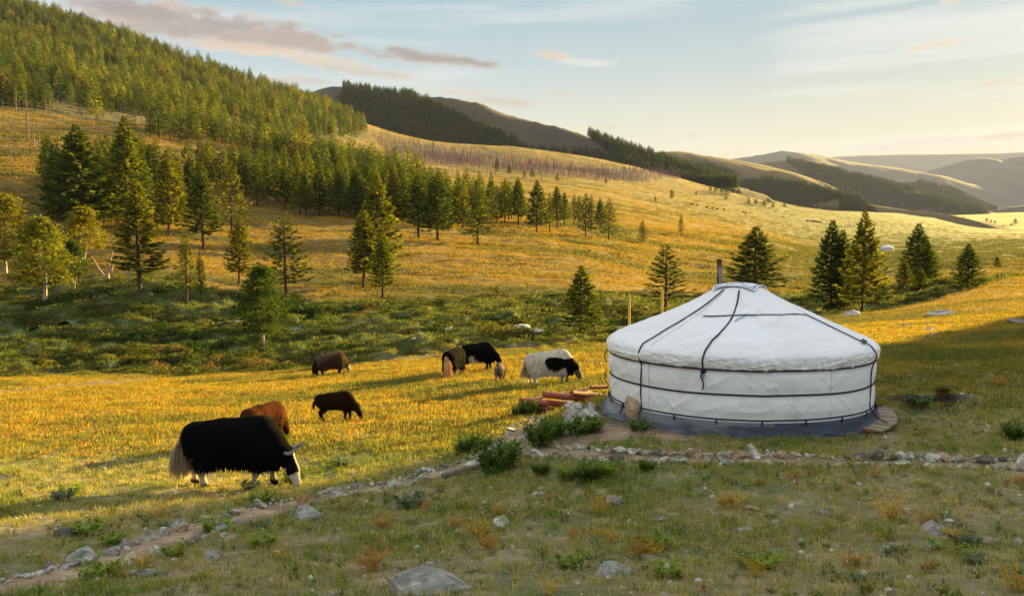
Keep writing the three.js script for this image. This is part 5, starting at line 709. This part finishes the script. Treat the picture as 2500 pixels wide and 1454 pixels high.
{
  const R = rng(12), near = [], mid = [], far = [], herb = [];
  const clear = (x, z) => Math.hypot(x - YURT.x, z - YURT.z) < 3.15;
  for (let k = 0; k < 70000; k++) {
    const z = Math.sqrt(20 + (24 * 24 - 20) * R()), x = (-1 + 2 * R()) * (0.63 * z + 3.5); if (clear(x, -z)) continue; const d = dirtAmount(x, -z); if (R() < d * 1.15) continue;
    const n = fbm(x * 0.55, z * 0.55, 3), m = fbm(x * 1.7 + 9, z * 1.7, 2); if (m < -0.22 && R() < 0.75) continue;
    const a = R(); let c = a < 0.45 ? mixc(NOLIVE, NGREEN, sst(-0.2, 0.35, n)) : a < 0.8 ? mixc(NOLIVE, NSTRAW, sst(0.25, -0.2, n) * 0.8) : a < 0.95 ? NGREEN : a < 0.985 ? NSTRAW : SAGE; const kk = 0.7 + 0.6 * R(); c = [c[0] * kk, c[1] * kk, c[2] * kk];
    const s = (0.65 + 0.7 * R()) * (1 + 0.4 * n); near.push([x, land(x, -z), -z, s, s * (0.7 + 0.6 * R()), c]);
  }
  for (let k = 0; k < 105000; k++) {
    const z = Math.sqrt(21 * 21 + (64 * 64 - 441) * R()), x = (-1 + 2 * R()) * (0.6 * z + 5); if (clear(x, -z)) continue; const d = dirtAmount(x, -z); if (R() < d * 1.25) continue;
    const hol = hollow(x / z, z); const n = fbm(x * 0.18, z * 0.3, 3), a = R(); let c = a < 0.6 ? mixc(STRAW, OLIVE, sst(-0.15, 0.3, n + 0.3 * hol)) : a < 0.85 ? mixc(GOLD, OLIVE, sst(-0.1, 0.4, n)) : a < 0.97 ? GREEN : RUST; c = mixc(c, GREEN, Math.max(hol * 0.6, 0.45 * sst(4, 12, x) * sst(40, 26, z))); const kk = 0.7 + 0.6 * R();
    const s = (0.8 + 0.9 * R()) * (1 + 0.5 * n); mid.push([x, land(x, -z), -z, s * 1.25, s * (0.7 + 0.5 * R()), [c[0] * kk, c[1] * kk, c[2] * kk]]);
  }
  for (let k = 0; k < 190000; k++) {
    const z = 62 * Math.pow(19, R()), x = (-1 + 2 * R()) * (0.6 * z + 8), t = x / z; const y0 = land(x, -z, false); if (z > 230) { const [u, v] = pix(x, y0, -z); if (inside(woodUpper, u, v)) continue; }
    const hol = hollow(t, z), n = fbm(x * 0.04, z * 0.1, 4), s = (0.7 + 0.8 * R()) * clamp(z / 60, 1, 4.2) * (1 + 0.6 * n), c = hol > 0.3 ? mixc(GREEN, OLIVE, R()) : mixc(mixc(GOLD, STRAW, R()), OLIVE, sst(0.0, 0.35, n)), gr = 0.85 * sst(0.16, 0.36, t + 0.12 * fbm(x * 0.013, z * 0.013, 3)) * sst(100, 220, z), kk = 0.8 + 0.25 * R();
    far.push([x, land(x, -z) - 0.02, -z, s * 1.3, s * (hol > 0.3 ? 0.85 : 0.36), mixc(c, [0.13, 0.15, 0.04], gr).map((q) => q * kk)]);
  }
  scatter('near_grass', 'short grazed grass of the shaded foreground', [tuft(1, 12, 0.075, 0.055, 0.0032, 0.7), tuft(2, 10, 0.06, 0.07, 0.0036, 1.1), tuft(3, 9, 0.095, 0.045, 0.003, 0.5)], near);
  scatter('meadow_grass', 'sunlit golden meadow grass', [tuft(4, 14, 0.085, 0.13, 0.007, 0.6), tuft(5, 12, 0.065, 0.15, 0.008, 0.9), tuft(6, 10, 0.115, 0.10, 0.006, 0.45)], mid);
  scatter('hillside_grass', 'dry golden grass on the far slope and marsh', [tuft(7, 14, 0.2, 0.24, 0.016, 0.6), tuft(8, 14, 0.16, 0.28, 0.018, 0.8)], far);
  // low leafy weeds mixed into the near grass
  for (let k = 0; k < 5200; k++) { const z = Math.sqrt(20 + (26 * 26 - 20) * R()), x = (-0.64 + 1.28 * R()) * z; if (clear(x, -z) || dirtAmount(x, -z) > 0.4) continue; const n = fbm(x * 0.4 + 50, z * 0.4, 3); if (R() > 0.55 + n) continue; const a = R(), c = a < 0.5 ? GREEN : a < 0.75 ? [0.24, 0.29, 0.05] : a < 0.9 ? SAGE : a < 0.96 ? STRAW : RUST, kk = 0.75 + 0.5 * R(), s = 0.5 + 0.7 * R(); herb.push([x, land(x, -z), -z, s, s, [c[0] * kk, c[1] * kk, c[2] * kk]]); }
  scatter('weeds', 'low leafy weeds in the foreground grass', [tuft(9, 7, 0.09, 0.05, 0.003, 0.9, { leafy: 7, leaf: 0.04 }), tuft(10, 6, 0.11, 0.05, 0.003, 0.7, { leafy: 8, leaf: 0.035 })], herb);
  // marsh shrubs
  const bush = (seed, n) => { const r = rng(seed), T = new Tris(); for (let i = 0; i < n; i++) { const a = r() * 6.3, e = Math.acos(1 - r() * 1.0), d = 0.5 * Math.cbrt(0.25 + 0.75 * r()), x = d * Math.sin(e) * Math.cos(a) * 1.25, y = d * Math.cos(e) * 1.1, z = d * Math.sin(e) * Math.sin(a) * 1.25, v = () => (r() - 0.5) * 0.19, k = 0.6 + 0.75 * r(); T.tri([x + v(), y + v(), z + v()], [x + v(), y + v(), z + v()], [x + v(), y + v() + 0.05, z + v()], [k, k, k]); } return T.geo(); };
  const sh = []; for (let k = 0; k < 26000; k++) { const z = 52 + 84 * R(), x = (-0.63 + 1.18 * R()) * z, hol = hollow(x / z, z), n = fbm(x * 0.12 + 4, z * 0.24, 3); if (R() > hol * sst(-0.06, 0.12, n + 0.25 * vn(x * 0.5, z * 0.8)) * 1.0) continue; const a = R(), g = mixc([0.035, 0.065, 0.012], [0.22, 0.19, 0.03], clamp(0.05 + 0.9 * fbm(x * 0.07 + 30, z * 0.12, 2) + 0.5 * (R() - 0.3), 0, 1)), s = 0.5 + 1.4 * R() * R() * R() + 0.5 * n; sh.push([x, land(x, -z) - 0.04, -z, s * 1.25, s * 0.85, a < 0.06 ? [0.22, 0.13, 0.04] : g]); }
  scatter('marsh_shrubs', 'low green shrubs and sedge covering the marsh along the stream', [bush(1, 170), bush(2, 150), bush(3, 130)], sh);
}
// single plants of the foreground that can be told apart
{
  const R = rng(55), orange = [0.50, 0.24, 0.05], gold = [0.56, 0.36, 0.04], lime = [0.28, 0.35, 0.05], deep = [0.12, 0.2, 0.025], sage = [0.2, 0.25, 0.14];
  const G = { feather: [61, 62].map((s) => tuft(s, 22, 0.32, 0.09, 0.0045, 0.7, { leafy: 11, leaf: 0.05 })), broom: [63, 64].map((s) => tuft(s, 80, 0.34, 0.17, 0.006, 0.4, { leafy: 14, leaf: 0.06 })), herb: [65, 66].map((s) => tuft(s, 26, 0.16, 0.12, 0.008, 0.9, { leafy: 12, leaf: 0.07 })) };
  const M = {}; const mat = (c) => M[c.join()] ??= (() => { const m = grassMat.clone(); m.color.setRGB(...c); return m; })();
  const plant = (u, v, h, kind, c, name, label, group) => { const p = at(u, v, 3.5), s = h / F * -p.z / ({ feather: 0.33, broom: 0.38, herb: 0.17 })[kind], m = new THREE.Mesh(G[kind][(R() * 2) | 0], mat(c)); m.position.copy(p); m.scale.set(s * 1.15, s, s * 1.15); m.rotation.y = R() * 6.3; put(m, name, label, 'plant', group); };
  plant(905, 1392, 62, 'feather', orange, 'orange_herb', 'feathery orange herb at bottom left of centre'); plant(350, 1385, 42, 'feather', gold, 'orange_herb', 'golden herb growing beside the flat tan rock'); plant(1172, 1318, 55, 'feather', gold, 'orange_herb', 'golden herb cluster left of the pale pointed stone'); plant(1190, 1340, 40, 'feather', orange, 'orange_herb', 'rusty herb just below the golden cluster'); plant(1795, 1238, 42, 'feather', gold, 'orange_herb', 'wide golden herb below the stone rows'); plant(1765, 1236, 34, 'feather', gold, 'orange_herb', 'golden herb, left shoot of the wide patch'); plant(1465, 1252, 42, 'feather', gold, 'orange_herb', 'golden herb touching the squat grey stone'); plant(2172, 1272, 62, 'feather', gold, 'orange_herb', 'tall golden herb left of the dark wedge stone'); plant(2165, 1315, 48, 'feather', lime, 'green_herb', 'lime green herb in front of the tall golden herb'); plant(2350, 1332, 40, 'feather', gold, 'orange_herb', 'golden herb right of the dark wedge stone'); plant(2080, 1382, 42, 'feather', orange, 'orange_herb', 'rusty red herb near the bottom right'); plant(1560, 1358, 48, 'feather', orange, 'orange_herb', 'rusty herb beside the small grey stone'); plant(1600, 1360, 40, 'feather', gold, 'orange_herb', 'golden herb right of the rusty herb'); plant(1845, 1405, 42, 'feather', gold, 'orange_herb', 'golden herb at the bottom right of centre'); plant(2480, 1440, 60, 'feather', gold, 'orange_herb', 'golden herb in the bottom right corner'); plant(385, 1265, 36, 'feather', gold, 'orange_herb', 'yellow herb on the grass below the black yak rump'); plant(1340, 1452, 36, 'feather', gold, 'orange_herb', 'golden herb cut by the bottom edge'); plant(1035, 1245, 26, 'feather', orange, 'orange_herb', 'small rusty herb near the path middle'); plant(1110, 1285, 26, 'feather', orange, 'orange_herb', 'small rusty herb above the golden cluster'); plant(1935, 1170, 26, 'feather', orange, 'orange_herb', 'small rusty herb right under the stone rows'); plant(2140, 1165, 22, 'feather', orange, 'orange_herb', 'small orange herb beside the far stone row'); plant(2300, 965, 30, 'broom', [0.3, 0.22, 0.05], 'dry_tussock', 'dry golden tussock on the edge of the earth pit'); plant(2440, 945, 26, 'feather', orange, 'orange_herb', 'orange herb right of the earth pit'); plant(2490, 1180, 26, 'feather', orange, 'orange_herb', 'orange herb at the right edge under the stones');
  plant(1215, 1152, 82, 'broom', deep, 'green_bush', 'tall bright green wormwood at the bend of the path'); plant(1135, 1108, 48, 'broom', deep, 'green_bush', 'green wormwood left of the path bend'); plant(1175, 1098, 40, 'broom', deep, 'green_bush', 'green wormwood just above the path bend'); plant(1325, 1088, 66, 'broom', deep, 'green_bush', 'round dark green wormwood between path and rubble bank'); plant(1352, 1066, 46, 'broom', deep, 'green_bush', 'dark green wormwood on the upper side of the round one'); plant(1290, 1012, 34, 'broom', deep, 'green_bush', 'dark green wormwood under the red logs'); plant(1308, 1006, 30, 'broom', deep, 'green_bush', 'dark green wormwood right under the red logs'); plant(1265, 1015, 26, 'broom', deep, 'green_bush', 'dark green wormwood left under the red logs'); plant(1415, 1058, 34, 'herb', deep, 'green_herb', 'leafy green nettle below the rubble bank'); plant(1440, 1052, 30, 'herb', deep, 'green_herb', 'leafy green nettle right below the rubble bank'); plant(1430, 1175, 52, 'broom', deep, 'green_bush', 'big green wormwood below the stone rows'); plant(1385, 1172, 36, 'broom', lime, 'green_bush', 'light green wormwood left of the big one'); plant(1320, 1160, 36, 'broom', deep, 'green_bush', 'green wormwood near the start of the stone rows'); plant(1475, 1168, 42, 'broom', lime, 'green_bush', 'light green wormwood right of the big one'); plant(1580, 1150, 30, 'broom', deep, 'green_bush', 'small green wormwood at the near stone row'); plant(2480, 1075, 46, 'broom', deep, 'green_bush', 'green weeds at the right edge beside the tent'); plant(1560, 1050, 22, 'herb', deep, 'green_herb', 'green weeds at the foot of the upright boulder'); plant(720, 1178, 26, 'herb', deep, 'green_herb', 'green weed right in front of the black yak muzzle'); plant(612, 1196, 22, 'herb', sage, 'sage_plant', 'pale sage plant between the black yak legs'); plant(635, 1225, 26, 'herb', lime, 'green_herb', 'lime green weed below the black yak'); plant(840, 1138, 22, 'herb', sage, 'sage_plant', 'pale sage plant right of the black yak'); plant(2240, 990, 24, 'herb', [0.1, 0.17, 0.06], 'green_herb', 'green weed inside the earth pit');
  for (let k = 0; k < 34; k++) { const u = 60 + 2400 * R(), v = 1200 + 250 * R(), q = R(); plant(u, v, 16 + 22 * R(), q < 0.4 ? 'feather' : 'herb', q < 0.22 ? gold : q < 0.4 ? orange : q < 0.75 ? lime : sage, q < 0.4 ? 'orange_herb' : 'green_herb', q < 0.22 ? 'little golden herb in the open foreground grass' : q < 0.4 ? 'little rusty herb in the open foreground grass' : q < 0.75 ? 'little lime green weed in the open foreground grass' : 'little pale sage weed in the open foreground grass', q < 0.22 ? 'little golden herbs' : q < 0.4 ? 'little rusty herbs' : q < 0.75 ? 'little green weeds' : 'little sage weeds'); }
}
// bushes and trees far down the valley
{
  const R = rng(91);
  [[2335, 541], [2345, 541], [2352, 543], [2362, 545], [2372, 544], [2410, 545], [2420, 546], [2430, 545], [2450, 557], [2388, 548], [2480, 548], [2470, 552]].forEach(([u, v]) => { const p = at(u, v, 100), h = (7 + 9 * R()) / F * -p.z; tree('', MID[2], 3, p, h, 'far_tree', 'tiny far tree dotting the valley floor at right', 'tree', 'far valley trees', 1.9); });
}
renderer.render(scene, camera);
